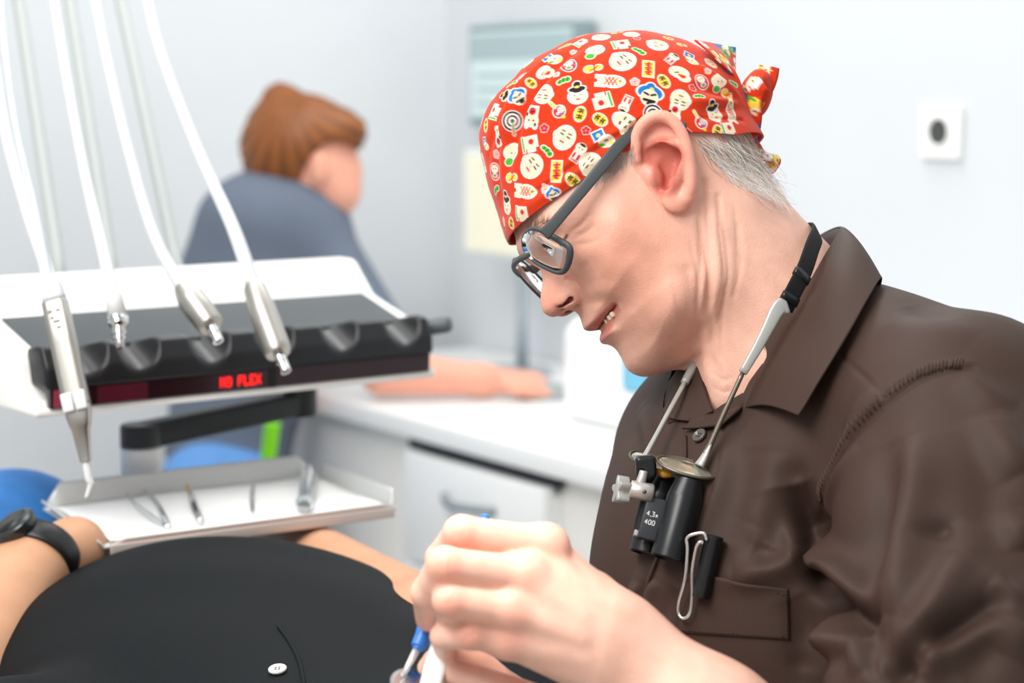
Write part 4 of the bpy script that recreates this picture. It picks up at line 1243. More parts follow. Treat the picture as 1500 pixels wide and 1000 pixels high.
near_ear = (ay > .070) & (poly_sd(q[:, [0, 2]], EARP) < .003) & hd
tint(.65 * near_ear, (238, 158, 136))
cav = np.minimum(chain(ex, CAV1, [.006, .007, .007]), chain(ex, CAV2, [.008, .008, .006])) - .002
tint(near_ear * np.clip(1 - cav / .004, 0, 1) * .85, (192, 96, 80))  # ear hollows tinted darker, their shade put into the skin colour
# lips
lipU = np.array(pl([(857, 479), (868, 475), (882, 464), (898, 450)], .028)); lipL = np.array(pl([(879, 494), (888, 486), (895, 472), (901, 455)], .028))
dl = seg_dist(q[:, [0, 2]], spline(lipU, 4)); dL = seg_dist(q[:, [0, 2]], spline(lipL, 4))
lm = hd & (ay < .036)
tint(lm * .85 * np.clip(1.7 - dl / .0022, 0, 1), (200, 104, 96)); tint(lm * .75 * np.clip(1.6 - dL / .0026, 0, 1), (206, 112, 102))
gap = np.array(pl([(868, 487), (880, 476), (890, 463), (899, 451)], .026)); dg = seg_dist(q[:, [0, 2]], spline(gap, 4))
tint(lm * np.clip(1.5 - dg / .0010, 0, 1) * (q[:, 0] < .1), (70, 30, 28))
nn_ = np.minimum(cone(ex, (.1085, .0085, -.0355), (.1060, .0075, -.0265), .0034, .0022), cone(ex, (.1015, .0095, -.0345), (.1085, .0085, -.0335), .0024, .0028))
nn_ = np.minimum(nn_, cone(ex, NST[0], NST[1], .0010, .0019))
tint(hd * np.clip(1 - nn_ / .0008, 0, 1), (110, 46, 38))
# stubble
tint(hd * .25 * np.clip(np.exp(-((q[:, 0] - .085) / .03) ** 2 - ((q[:, 2] + .09) / .022) ** 2), 0, 1), (190, 150, 135))
# eye: lash line and sliver of eye
eye = seg_dist(q[:, [0, 2]], np.array(pl([(822, 352), (828, 347), (833, 340)], .058)))
tint(hd * (ay > .02) * (q[:, 0] < .1) * np.clip(1.4 - eye / .0012, 0, 1), (70, 42, 38))
# scalp under the short hair, knuckles
sc = hd & (q[:, 0] < -.022) & (q[:, 2] > -.040 + (q[:, 0] + .09) * .25)
kn = sum(np.exp(-(np.linalg.norm(bV - (FP[k][j] - FW * .01), axis=1) / .010) ** 2) for k in FP for j in (0, 1))
tint(.55 * np.clip(kn, 0, 1), (232, 140, 118))
tp = sum(np.exp(-(np.linalg.norm(bV - FP[k][3], axis=1) / .012) ** 2) for k in FP)
tint(.4 * np.clip(tp, 0, 1), (232, 150, 128))
def bfold(pts, amp, w):
    global bV
    L3 = spline(march(body_sd, *zip(*pts), 1.1, 1.7), 5)
    near = np.linalg.norm(bV - L3.mean(0), axis=1) < np.linalg.norm(L3 - L3.mean(0), axis=1).max() + 3 * w
    z = bV[near]; dn = np.full(len(z), 9.0); tn = np.zeros(len(z))
    for i in range(len(L3) - 1):
        a, b = L3[i], L3[i + 1]; ba = b - a
        h = np.clip((z - a) @ ba / (ba @ ba + 1e-18), 0, 1); e = np.linalg.norm(z - a - h[:, None] * ba, axis=1); m = e < dn
        dn = np.where(m, e, dn); tn = np.where(m, (i + h) / (len(L3) - 1), tn)
    g = .72 * amp * np.exp(-(dn / w) ** 2) * np.sin(math.pi * np.clip(tn, .04, .96)) ** .6
    bV[near] += bN[near] * g[:, None]
bN = grad(body_sd, bV)
for a_ in (([(1024, 300), (1032, 360), (1038, 430), (1034, 480)], -.0030, .0026), ([(1033, 300), (1042, 370), (1050, 440)], .0018, .006), ([(1053, 285), (1054, 335), (1060, 390), (1050, 450)], -.0018, .0020), ([(1076, 300), (1080, 350), (1078, 400)], -.0013, .0018),
           ([(1040, 440), (1044, 500), (1046, 545)], -.0020, .0024), ([(1028, 470), (1034, 530), (1050, 570)], .0022, .006), ([(1062, 420), (1056, 490), (1058, 560)], -.0014, .0022), ([(1018, 415), (1024, 470), (1020, 515)], -.0016, .0026),
           ([(1042, 545), (1060, 556), (1074, 552)], -.0009, .0016), ([(1044, 565), (1060, 574), (1072, 570)], -.0009, .0016), ([(985, 395), (992, 440), (1004, 480)], -.0008, .0026), ([(1000, 390), (1010, 440), (1014, 480)], .0008, .004),
           ([(836, 338), (848, 330), (862, 316)], -.0009, .0013), ([(840, 345), (856, 340), (870, 330)], -.0008, .0013), ([(842, 356), (860, 357), (880, 352)], -.0006, .0013), ([(1010, 345), (1022, 400), (1026, 440)], -.0010, .0022),
           ([(672, 762), (668, 782), (672, 796)], -.0006, .0014), ([(682, 762), (679, 782), (682, 798)], -.0006, .0014), ([(650, 812), (646, 830), (650, 846)], -.0006, .0014), ([(662, 812), (659, 830), (662, 848)], -.0006, .0014), ([(664, 868), (661, 882), (664, 896)], -.0006, .0014)):
    bfold(*a_)
SKM = mat('skin', (232, 172, 142), 0.42, spec=0.4, attr='pigment', var=0.09, vscale=70, bump=0.30, bscale=700, sss=0.12)
obj('body', (bV, bF), SKM, person, colors=bc)
cap = obj('cap', (capV, capF), CLOTH, person, colors=capC, label='red cotton cap printed with little cream, blue and yellow figures')

# cap: loose flap, knot and tails
def ribbon(pts, w0, w1, m, nm, twist=(0, 0), n=10, th=.0012, cup=.25, seed=0):
    c = spline(np.array(pts), n); T = np.gradient(c, axis=0)
    rows = []
    for i in range(len(c)):
        t = i / (len(c) - 1); d = nrm(T[i]); s = nrm(np.cross(d, FW)); f = np.cross(s, d)
        a = twist[0] + (twist[1] - twist[0]) * t; s, f = s * math.cos(a) + f * math.sin(a), -s * math.sin(a) + f * math.cos(a)
        w = w0 + (w1 - w0) * t
        rows.append([c[i] + s * w * x + f * w * cup * (x * x - .4) for x in np.linspace(-1, 1, 9)])
    V, Fc = sheet(rows, th)
    return V, Fc
def printed(geo, m_list, name, parent):
    V = np.asarray(geo[0]); colr = np.tile(RED, (len(V), 1))
    r2 = random.Random(len(V))
    for k in range(int(len(V) / 110) + 3):
        c = V[r2.randrange(len(V))]; d = np.linalg.norm(V - c, axis=1); s = r2.choice([.003, .004, .005])
        colr[d < s] = r2.choice([CREAM, CREAM, YEL, GRN, WHT, BLU]); colr[d < s * .35] = r2.choice([INK, CRI, INK])
    return obj(name, geo, CLOTH, parent, colors=colr)
KN = P(1094, 152, 1.50)
g = G()
g.add(ribbon([P(1092, 196, 1.498), P(1096, 172, 1.492), P(1096, 150, 1.490), P(1100, 128, 1.492)], .0105, .010, None, '', (0.3, .6), n=10))
g.add(ribbon([P(1097, 150, 1.492), P(1105, 125, 1.488), P(1116, 116, 1.490), P(1120, 135, 1.495), P(1112, 156, 1.497), P(1099, 160, 1.497)], .0105, .0100, None, '', (.4, .7), n=10, cup=.4))
g.add(ribbon([P(1104, 140, 1.50), P(1117, 128, 1.50), P(1124, 112, 1.502), P(1127, 97, 1.503)], .0085, .0078, None, '', (.3, .1), n=10))
g.add(ribbon([P(1094, 165, 1.497), P(1100, 185, 1.495), P(1098, 205, 1.50), P(1108, 222, 1.502), P(1118, 236, 1.503)], .009, .007, None, '', (.2, .5), n=10))
g.add(ribbon([P(1112, 226, 1.503), P(1122, 228, 1.500), P(1134, 230, 1.500), P(1139, 237, 1.503), P(1130, 247, 1.506), P(1121, 238, 1.508)], .0055, .0055, None, '', (1.0, .7), n=10, cup=.4))
g.add(bm_ := isosurface(lambda p: ell(p, KN, (.009, .010, .013)) + .0015 * np.sin(p[:, 0] * 900 + p[:, 2] * 500), KN - .02, KN + .02, .0016))
printed(g.geo(), None, 'cap_knot', cap)
fl = [[P(1018, 58, 1.47), P(1040, 62, 1.50), P(1060, 66, 1.52), P(1078, 69, 1.53)], [P(1035, 72, 1.468), P(1052, 76, 1.49), P(1066, 80, 1.51), P(1078, 84, 1.525)],
      [P(1055, 90, 1.47), P(1064, 92, 1.485), P(1072, 96, 1.50), P(1078, 99, 1.515)], [P(1072, 106, 1.475), P(1074, 108, 1.48), P(1076, 110, 1.49), P(1078, 112, 1.50)]]
fg = np.array(fl); fg = np.array([spline(r, 14) for r in fg]); fg = np.array([spline(fg[:, j], 14) for j in range(fg.shape[1])]).transpose(1, 0, 2)
printed(sheet(fg, .0012), None, 'cap_flap', cap)

# hair
hv = []
HG = G()
hcol = []; hc_ = lin((236, 232, 226))
def strand(root, dirn, L, r, n=6, wave=0, curl=None):
    d = nrm(dirn); pts = []
    a = nrm(np.cross(d, HL)); 
    ph = random.uniform(0, 6.28)
    for i in range(n):
        t = i / (n - 1)
        pts.append(root + d * L * t + a * (wave * L * math.sin(ph + t * 4)) * t + (curl * t * t * L if curl is not None else 0))
    pts = np.array(pts)
    HG.add(tube(pts, np.linspace(r, r * .35, n), 3, caps=False)); hcol.append(np.tile(hc_, (n * 3, 1)))
poly = [(1006, 196), (1052, 192), (1092, 190), (1112, 214), (1128, 246), (1128, 268), (1108, 272), (1082, 262), (1062, 250), (1048, 236), (1034, 220)]
pxs = rng.uniform(1004, 1132, 9000); pys = rng.uniform(190, 275, 9000)
ins = poly_sd(np.stack([pxs, pys], 1), poly) < 0
pxs, pys = pxs[ins][:560], pys[ins][:560]
rt = march(body_sd, pxs, pys, 1.2, 1.62)
okr = (rt - CAM) @ FW < 1.6
gn = grad(body_sd, rt)
for i in np.where(okr)[0]:
    hc_ = lin(random.choice([(250, 247, 242), (242, 238, 232), (252, 250, 246), (232, 226, 218)])) if pys[i] > 222 else lin(random.choice([(240, 235, 228), (186, 177, 166), (150, 140, 130), (224, 217, 209)]))
    dpx = np.array([.55 + random.gauss(0, .18), -.80 + random.gauss(0, .12)])
    d = RT * dpx[0] + UP * dpx[1]
    n_h = gn[i]; d = nrm(d - n_h * (d @ n_h)) + n_h * random.uniform(.05, .28)
    strand(rt[i] - n_h * .0005, d, random.uniform(.018, .034), random.uniform(.00018, .00032), 8, random.uniform(.1, .22), -n_h * random.uniform(.0, .25) + RT * random.uniform(.0, .35))
hc_ = lin((214, 204, 192))
pxs = rng.uniform(868, 932, 3000); pys = rng.uniform(205, 268, 3000)
ins = poly_sd(np.stack([pxs, pys], 1), [(930, 208), (931, 228), (912, 243), (893, 258), (876, 266), (872, 258), (900, 234)]) < 0
rt = march(body_sd, pxs[ins][:260], pys[ins][:260], 1.2, 1.62); gn = grad(body_sd, rt)
for r_, n_h in zip(rt, gn):
    d = RT * random.gauss(-.45, .2) + UP * random.gauss(-.8, .15); d = nrm(d - n_h * (d @ n_h)) + n_h * .12
    strand(r_, d, random.uniform(.005, .009), .00016, 4)
hc_ = lin((176, 150, 128))
pxs = rng.uniform(768, 806, 1500); pys = rng.uniform(318, 345, 1500)
ins = poly_sd(np.stack([pxs, pys], 1), [(770, 338), (785, 326), (803, 322), (805, 328), (788, 334), (774, 345)]) < 0
rt = march(body_sd, pxs[ins][:150], pys[ins][:150], 1.2, 1.62); gn = grad(body_sd, rt)
for r_, n_h in zip(rt, gn):
    d = RT * random.gauss(.5, .3) + UP * random.gauss(.3, .3); d = nrm(d - n_h * (d @ n_h)) + n_h * .2
    strand(r_, d, random.uniform(.004, .009), .00014, 4)
obj('hair', HG.geo(), mat('grey_hair', (236, 232, 226), 0.45, attr='pigment'), person, colors=np.concatenate(hcol), label='short silver-grey hair below the cap')
# teeth
tg = G()
tq = [hl(884, 470, .016), hl(888, 466, .021)]
for k, (a_, b_) in enumerate(((881, .0125), (885.5, .0185), (889.5, .0235))):
    c = tow(hl(a_, 478 - (a_ - 878) * 1.05, b_) - np.array([.0045, 0, .000]))
    tg.add(box(c, (.0034, .005, .0042), .0010, np.array([HF, HL, HU])))
obj('teeth', tg.geo(), mat('teeth', (232, 214, 188), 0.3), person)

# ------------------------------------------------------------------ glasses
def lens_pt(px, py, off=0.0):
    r = ray(px, py) @ HM.T; o = tol(CAM); n = nrm(np.array([.86, .50, .02]))
    t = ((np.array([.107, .040, .004]) - o) @ n) / (r @ n)
    return o + r * t + n * off
LC = [(772, 336), (784, 333), (800, 340), (818, 350), (833, 359), (837, 368), (834, 386), (828, 398), (818, 401), (803, 396), (785, 386), (771, 374), (764, 358), (765, 345)]
LOUT = spline(np.array([lens_pt(*p) for p in LC]), 6, closed=True)
cen = LOUT.mean(0); LINN = cen + (LOUT - cen) * .95
GF = mat('glasses_grey', (72, 76, 78), 0.45, var=0.03)
gl = thing('eyeglasses', tow((.1, 0, 0)), 'grey plastic eyeglasses low on the nose of the bowed person', 'glasses')
def mir(q): return q * np.array([1, -1, 1])
GLASS = mat('lens_glass', (255, 255, 255), 0.02, trans=1.0, ior=1.3, spec=0.6, coat=0.3)
for f_ in (lambda q: q, mir):
    c = f_(LINN)
    path = tow(c)
    rr0 = np.interp(np.linspace(0, 1, len(c)), [0, .12, .25, .4, .6, .8, 1], [.0010, .0015, .0020, .0021, .0012, .0009, .0010])
    obj('rim', tube(path, rr0, 10, closed=True, flat=1.3), GF, gl)
    n_ = nrm(np.cross(c[20] - c[0], c[40] - c[0])); 
    ctr = c.mean(0)
    rows = [tow(ctr + (c - ctr) * s + n_ * (-.0012 * (1 - s * s)) * np.sign(n_[0])) for s in (.02, .35, .7, .985)]
    rws = [np.concatenate([r, r[:1]]) for r in rows]
    obj('lens', sheet(rws, .0010), GLASS, gl, label='clear lens')
# bridge
ib = LINN[np.argmin(LINN[:, 1])]
obj('bridge', tube(tow(spline([ib, ib * np.array([1, .5, 1]) + np.array([.004, 0, .003]), ib * np.array([1, 0, 1]) + np.array([.0055, 0, .004]), mir(ib * np.array([1, .5, 1])) + np.array([.004, 0, .003]), mir(ib)], 6)), .0018, 10, flat=1.4), GF, gl)
def flatbar2(pts, ws, th, ref):
    V, Fc = [], []; k = 16; n = len(pts)
    for i in range(n):
        d = nrm(pts[min(i + 1, n - 1)] - pts[max(i - 1, 0)]); s = nrm(np.cross(d, ref)); f = np.cross(s, d)
        for j in range(k):
            w = 2 * math.pi * j / k; c_, s_ = math.cos(w), math.sin(w)
            V.append(pts[i] + s * ws[i] * np.sign(c_) * abs(c_) ** 0.5 + f * th[i] * np.sign(s_) * abs(s_) ** 0.5)
    for i in range(n - 1):
        for j in range(k): Fc.append((i * k + j, i * k + (j + 1) % k, (i + 1) * k + (j + 1) % k, (i + 1) * k + j))
    Fc += [tuple(range(k - 1, -1, -1)), tuple((n - 1) * k + j for j in range(k))]
    return np.array(V), Fc
te = spline(np.array([hl(797, 344, .066), hl(812, 327, .071), hl(845, 288, .078), hl(885, 240, .082), hl(912, 208, .080), hl(930, 193, .0785), hl(955, 184, .079), hl(985, 183, .0835), hl(1006, 184, .0855)]), 6)
tw_ = np.interp(np.linspace(0, 1, len(te)), [0, .1, .2, .45, .7, .85, .98, 1], [.0048, .0042, .0041, .0044, .0033, .0026, .0027, .0016])
for f_ in (lambda q: q, mir):
    obj('temple', flatbar2(tow(f_(te)), tw_, np.full(len(te), .0016), HL), GF, gl)
# ------------------------------------------------------------------ the dentist: shirt
from mathutils.bvhtree import BVHTree
class Surf:
    def __init__(s, V, Fc): s.t = BVHTree.FromPolygons([tuple(v) for v in V], [tuple(int(i) for i in f) for f in Fc])
    def hit(s, px, py, off=0.0, alt=1.45):
        r = nrm(ray(px, py)); h = s.t.ray_cast(Vector(CAM), Vector(r), 4.0)
        if h[0] is None:
            h = s.t.find_nearest(Vector(P(px, py, alt)))
        n = np.array(h[1]); n = n if n @ r < 0 else -n
        return np.array(h[0]) + n * off, n
    def on(s, px, py, off=0.0, alt=1.45): return s.hit(px, py, off, alt)[0]

TF = nrm(c2w(np.array([-.83, -.06, -.55])))               # chest faces this way
TL = nrm(np.cross(c2w(np.array([-.13, .985, -.05])), TF)); TUp = np.cross(TF, TL)
if TL @ FW > 0: TL = -TL; TUp = np.cross(TF, TL)
TM = np.array([TF, TL, TUp])
CHC = P(1206, 905, 1.515)
def shirt_sd(p):
    d = rbox(p, CHC, (.118, .172, .205), .105, TM)
    d = smin(d, ell(p, P(1105, 905, 1.47), (.11, .14, .16), TM), .05)
    # shoulders and upper back
    d = smin(d, cone(p, P(1190, 530, 1.49), P(1405, 632, 1.36), .070, .080), .05)
    d = smin(d, cone(p, P(1110, 580, 1.54), P(1030, 665, 1.635), .062, .060), .05)
    d = smin(d, cone(p, P(1245, 470, 1.54), P(1425, 620, 1.52), .030, .080), .04)
    d = smin(d, cone(p, P(1040, 660, 1.62), P(1080, 960, 1.60), .055, .06), .04)
    # the near sleeve
    s = chain(p, [P(1408, 650, 1.345), P(1420, 800, 1.29), P(1405, 960, 1.235), P(1385, 1130, 1.19)], [.086, .082, .074, .066], .02)
    s = smin(s, cone(p, P(1330, 930, 1.24), P(1310, 1010, 1.22), .030, .03), .04)
    return smin(d, s, .018)
slo = np.array([.05, 1.0, .55]); shi = np.array([.62, 1.9, 1.3])
sV, sF = isosurface(shirt_sd, slo, shi, SHIRT_H)
# neck opening: drop what lies inside the collar line
opn = np.minimum(cone(sV, P(1120, 500, 1.50), P(1085, 580, 1.475), .067, .058), np.minimum(cone(sV, P(1085, 580, 1.475), P(1047, 612, 1.455), .050, .026), cone(sV, P(1098, 530, 1.425), P(1082, 592, 1.42), .016, .014)))
sN = grad(shirt_sd, sV)
S0 = Surf(sV, sF)
disp_ = np.zeros(len(sV))
def sfold(pts, amp, w, taper=True, w2=None):
    """raised (or sunk) crease of the cloth along photo points"""
    L3 = spline(np.array([S0.on(*q) for q in pts]), 5)
    near = np.linalg.norm(sV - L3.mean(0), axis=1) < np.linalg.norm(L3 - L3.mean(0), axis=1).max() + 3.2 * w
    z = sV[near]; dn = np.full(len(z), 9.0); tn = np.zeros(len(z))
    for i in range(len(L3) - 1):
        a, b = L3[i], L3[i + 1]; ba = b - a
        h = np.clip((z - a) @ ba / (ba @ ba + 1e-18), 0, 1)
        e = np.linalg.norm(z - a - h[:, None] * ba, axis=1); m = e < dn
        dn = np.where(m, e, dn); tn = np.where(m, (i + h) / (len(L3) - 1), tn)
    ww = w if w2 is None else w + (w2 - w) * tn
    g = amp * np.exp(-(dn / ww) ** 2)
    if taper: g = 1.75 * g * np.sin(math.pi * np.clip(tn, .03, .97)) ** .6
    disp_[near] += g
FOLDS = [
    # armpit
    ([(1160, 700), (1172, 745), (1190, 778), (1222, 838), (1258, 904), (1284, 930)], -.022, .011), ([(1200, 758), (1214, 800), (1238, 852), (1268, 910)], .013, .009),
    ([(1152, 705), (1160, 760), (1166, 800), (1150, 822), (1105, 838), (1070, 846)], .0055, .009), ([(1128, 712), (1140, 770), (1130, 800)], -.004, .012),
    ([(1180, 800), (1205, 850), (1235, 905)], -.004, .012), ([(1100, 800), (1130, 815), (1160, 810)], -.003, .008),
    # sleeve
    ([(1322, 640), (1338, 700), (1328, 780), (1316, 860), (1296, 905)], .0085, .014), ([(1308, 636), (1302, 720), (1282, 800), (1268, 878)], -.006, .016),
    ([(1412, 810), (1380, 876), (1346, 924), (1302, 932)], .008, .011), ([(1480, 862), (1430, 900), (1380, 930), (1330, 962), (1286, 976)], -.011, .008),
    ([(1462, 895), (1408, 930), (1350, 975)], .006, .012), ([(1250, 912), (1256, 950), (1266, 990)], .005, .008), ([(1280, 990), (1320, 962), (1356, 952), (1362, 975), (1352, 1000)], .007, .008),
    ([(1300, 1000), (1325, 985), (1345, 978)], -.006, .007), ([(1365, 770), (1400, 750), (1420, 780), (1408, 815)], .0012, .012), ([(1345, 790), (1375, 780), (1395, 770)], -.003, .006),
    ([(1446, 600), (1470, 655), (1500, 695)], .006, .014), ([(1478, 740), (1488, 780), (1500, 810)], .006, .010), ([(1430, 620), (1450, 690), (1462, 780)], -.004, .018),
    ([(1450, 850), (1476, 866), (1500, 860)], .005, .008), ([(1470, 960), (1490, 930), (1500, 915)], .005, .012), ([(1400, 990), (1440, 960), (1480, 935)], -.004, .014),
    # shoulder top
    ([(1405, 548), (1440, 572), (1490, 600)], .003, .010), ([(1300, 470), (1360, 480), (1430, 500)], .002, .016), ([(1330, 445), (1390, 470)], -.002, .010), ([(1240, 640), (1265, 600), (1300, 570)], .003, .010), ([(1205, 730), (1235, 690), (1262, 650)], .003, .008),
    # chest
    ([(1062, 620), (1052, 700), (1020, 780), (1000, 860)], .0022, .010), ([(1095, 650), (1085, 720), (1060, 800)], -.0022, .016), ([(1130, 660), (1122, 720), (1100, 770)], .0022, .014),
    ([(933, 850), (930, 880), (936, 930)], .004, .006), ([(962, 846), (950, 878), (956, 930)], .004, .006), ([(948, 850), (941, 880), (946, 930)], -.004, .005), ([(990, 858), (978, 890), (974, 930)], -.003, .008),
    ([(940, 600), (955, 640), (952, 680)], .003, .008), ([(990, 640), (985, 690), (975, 720)], .002, .008), ([(1160, 870), (1180, 920), (1175, 990)], -.004, .012), ([(1200, 880), (1215, 930), (1215, 1000)], .004, .012),
    ([(1180, 955), (1210, 945), (1250, 930)], .004, .008), ([(1170, 975), (1210, 968), (1250, 958)], -.004, .008)]
for f_ in FOLDS: sfold(*f_)
# soft overall rumpling
q = (sV - CHC)
disp_ += .0010 * np.sin(q[:, 0] * 42 + 3 * np.sin(q[:, 2] * 18)) * np.sin(q[:, 1] * 35 + q[:, 2] * 22 + 2 * np.sin(q[:, 0] * 20))
# seams: armhole with its row of puckers, yoke, button band
SEAM = [(1424, 540), (1390, 543), (1350, 556), (1305, 588), (1265, 628), (1232, 675), (1208, 720), (1196, 752)]
sfold(SEAM, -.0024, .0020, False)
sfold([(x - 7, y - 6) for x, y in SEAM], .0014, .0045, False)
sfold([(1232, 520), (1262, 548), (1300, 582)], -.0014, .0018, False)
BAND = [(1061, 628), (1052, 690), (1030, 760), (1005, 838), (985, 900), (970, 960)]
sfold(BAND, -.0010, .0016, False)
ss = spline(np.array([S0.on(x - 9, y - 7) for x, y in SEAM]), 22)
sV2 = sV + sN * disp_[:, None]
fk = opn[sF].max(1) > 0
keepF = sF[fk]
def biggest(Fc, n):
    lab = np.arange(n)
    for _ in range(4000):
        m = lab[Fc].min(1); new = lab.copy()
        np.minimum.at(new, Fc.ravel(), np.repeat(m, Fc.shape[1])); new = new[new]
        if (new == lab).all(): break
        lab = new
    l = lab[Fc[:, 0]]; u, c = np.unique(l, return_counts=True)
    return Fc[l == u[c.argmax()]]
keepF = biggest(keepF, len(sV))
def opn_f(p): return np.minimum(cone(p, P(1120, 500, 1.50), P(1085, 580, 1.475), .067, .058), np.minimum(cone(p, P(1085, 580, 1.475), P(1047, 612, 1.455), .050, .026), cone(p, P(1098, 530, 1.425), P(1082, 592, 1.42), .016, .014)))
b_in = np.zeros(len(sV), bool); b_in[np.unique(keepF)] = True; b_in &= opn < 0
sV2[b_in] -= grad(opn_f, sV2[b_in]) * opn_f(sV2[b_in])[:, None]
SHM = mat('brown_cotton', (66, 50, 43), 0.6, spec=0.22, var=0.05, vscale=30, bump=0.12, bscale=1400)
shirt = obj('shirt', (sV2, keepF), SHM, person, label='dark brown cotton shirt')
SH = Surf(sV2, keepF)
# puckers beside the armhole seam
def small_ridge(G_, pts, r):
    G_.add(tube(pts, [r * .3, r, r * .3], 6))
pg = G()
for i in range(4, len(ss) - 4, 3):
    t = nrm(ss[i + 1] - ss[i - 1]); h = SH.t.find_nearest(Vector(ss[i])); n = np.array(h[1]); n = n if n @ FW < 0 else -n
    s = nrm(np.cross(t, n)); c = np.array(h[0]) - n * .0006
    pg.add(tube(np.array([c - s * .004 + t * .001, c + n * .0004, c + s * .004 - t * .001]), [.0006, .0013, .0006], 6))
obj('seam_pucker', pg.geo(), SHM, shirt)

def patch(corners, nu, nv, off, th, bulge=0.0):
    """cloth patch lying on the shirt between four photo corners (top row first)"""
    (a, b, c, d) = [np.array(q, float) for q in corners]
    rows = []
    for v in np.linspace(0, 1, nv):
        row = []
        for u in np.linspace(0, 1, nu):
            p2 = (a * (1 - u) + b * u) * (1 - v) + (d * (1 - u) + c * u) * v
            row.append(SH.on(p2[0], p2[1], off + bulge * math.sin(math.pi * u) * (1 - v) ** 3))
        rows.append(row)
    return np.array(rows)
pk = patch([(1004, 838), (1155, 862), (1156, 936), (992, 926)], 34, 20, .0016, .0016, .003)
pocket = obj('pocket', sheet(pk, .0016), SHM, shirt)
def stitch(pts, n=12, lift=.0018, r=.00035):
    g = G(); c = spline(np.array([SH.on(*q, lift) for q in pts]), n)
    for i in range(0, len(c) - 1, 2): g.add(tube(c[i:i + 2], r, 5))
    return g.geo()
ST = mat('brown_thread', (60, 46, 39), 0.6)
g = G(); g.add(stitch([(1002, 846), (1050, 855), (1153, 870)], 26, .0038)); g.add(stitch([(1151, 868), (1151, 930)], 26, .0030)); g.add(stitch([(996, 921), (1060, 926), (1150, 931)], 26, .0030))
obj('stitching', g.geo(), ST, pocket)
# button band fold on the front edge of the placket
bw = []
for (x, y) in [(1005, 640), (1004, 680), (990, 740), (970, 800), (952, 850), (940, 890), (934, 930)]: bw.append(SH.on(x, y, .0012))
obj('placket_edge', tube(spline(np.array(bw), 8), .0014, 8), SHM, shirt)

# collar: near leaf swept round the nape to the far side
ROLL = [P(1160, 372, 1.62), P(1196, 350, 1.592), P(1219, 338, 1.555), P(1231, 336, 1.520), P(1226, 350, 1.488), P(1203, 388, 1.452), P(1172, 440, 1.430), P(1140, 498, 1.420), P(1112, 552, 1.414), P(1094, 590, 1.412), P(1086, 604, 1.414)]
FREE = [P(1225, 400, 1.63), P(1262, 396, 1.600), P(1283, 398, 1.565)] + [SH.on(x, y, o) for x, y, o in ((1290, 404, .006), (1288, 420, .006), (1275, 450, .007), (1258, 490, .008), (1240, 530, .010), (1222, 572, .013), (1208, 602, .016), (1200, 616, .018))]
NR = 40
R_ = spline(np.array(ROLL), 6); F_ = spline(np.array(FREE), 6)
rows = []
for i in range(len(R_)):
    t = i / (len(R_) - 1); n = np.cross(F_[i] - R_[i], nrm(np.gradient(R_, axis=0)[i])); n = nrm(n); n = n if n @ FW < 0 or i < 14 else -n
    out = nrm(R_[i] - P(1110, 500, 1.50)) * .5 + np.array([0, 0, 0.3])
    row = []
    for k in range(NR):
        v = k / (NR - 1)
        b = math.sin(math.pi * min(1, v * 1.15)) ** .8 if v < .87 else 0
        p = R_[i] * (1 - v) + F_[i] * v + nrm(-FW * .7 + UP * .5 + RT * .1) * (.010 * math.sin(math.pi * v ** .7)) * (0.4 + .6 * min(1, i / 20))
        row.append(p)
    rows.append(row)
rows = np.array(rows)
# front edge dips slightly
collar = obj('collar', sheet(rows[::-1], .0018), SHM, shirt, label='wide brown collar leaf')
# inner stand of the collar, against the neck
st_in = []
for i in range(len(R_)):
    c = R_[i]; ins = nrm(P(1110, 500, 1.50) - c)
    st_in.append([c, c + ins * .004 - UP * .004, c + ins * .006 - UP * .018, c + ins * .004 - UP * .034])
obj('collar_stand', sheet(np.array(st_in), .0012), SHM, collar)
# topstitch on the leaf
def rowpt(i, v): 
    k = v * (NR - 1); k0 = int(k); f = k - k0
    return rows[i][k0] * (1 - f) + rows[i][min(k0 + 1, NR - 1)] * f
n_out = nrm(-FW * .8 + UP * .3)
g = G()
pth = [rowpt(i, .93) + n_out * .0007 for i in range(18, len(R_) - 3)]
for i in range(0, len(pth) - 1, 1):
    a, b = pth[i], pth[i + 1]
    for k in range(4): g.add(tube(np.array([a + (b - a) * (k / 4), a + (b - a) * (k / 4 + .15)]), .00028, 5))
pth = [rowpt(len(R_) - 4, v) + n_out * .0007 for v in np.linspace(.08, .93, 34)]
for i in range(0, len(pth) - 1): g.add(tube(np.array([pth[i], pth[i] + (pth[i + 1] - pth[i]) * .6]), .00028, 5))
obj('stitching', g.geo(), ST, collar)
# near front edge below the throat: turned-back band with the top button
lap = [[P(1088, 575, 1.420), P(1092, 588, 1.414), P(1086, 606, 1.410), P(1062, 629, 1.405)],
       [P(1062, 590, 1.428), P(1062, 600, 1.424), P(1058, 614, 1.418), P(1048, 630, 1.412)],
       [P(1036, 606, 1.438), P(1034, 614, 1.434), P(1032, 622, 1.430), P(1028, 632, 1.424)],
       [P(1018, 620, 1.447), P(1014, 625, 1.445), P(1010, 629, 1.443), P(1004, 633, 1.440)]]
lap = [[(SH.on(*proj(p)[:2], .005) if (SH.on(*proj(p)[:2], .005) - CAM) @ FW < proj(p)[2] else p) for p in r] for r in lap]
lg = np.array([spline(r, 5) for r in np.array(lap)]); lg = np.array([spline(lg[:, j], 5) for j in range(lg.shape[1])]).transpose(1, 0, 2)
obj('front_band', sheet(lg, .0018), SHM, collar)
obj('collar_edge', tube(spline([P(1121, 534, 1.418), P(1108, 556, 1.414), P(1098, 576, 1.411), P(1091, 592, 1.409), P(1085, 606, 1.408), P(1066, 626, 1.406)], 8), [.0030, .0052, .0052, .0040, .0018], 12, flat=.5), SHM, collar)
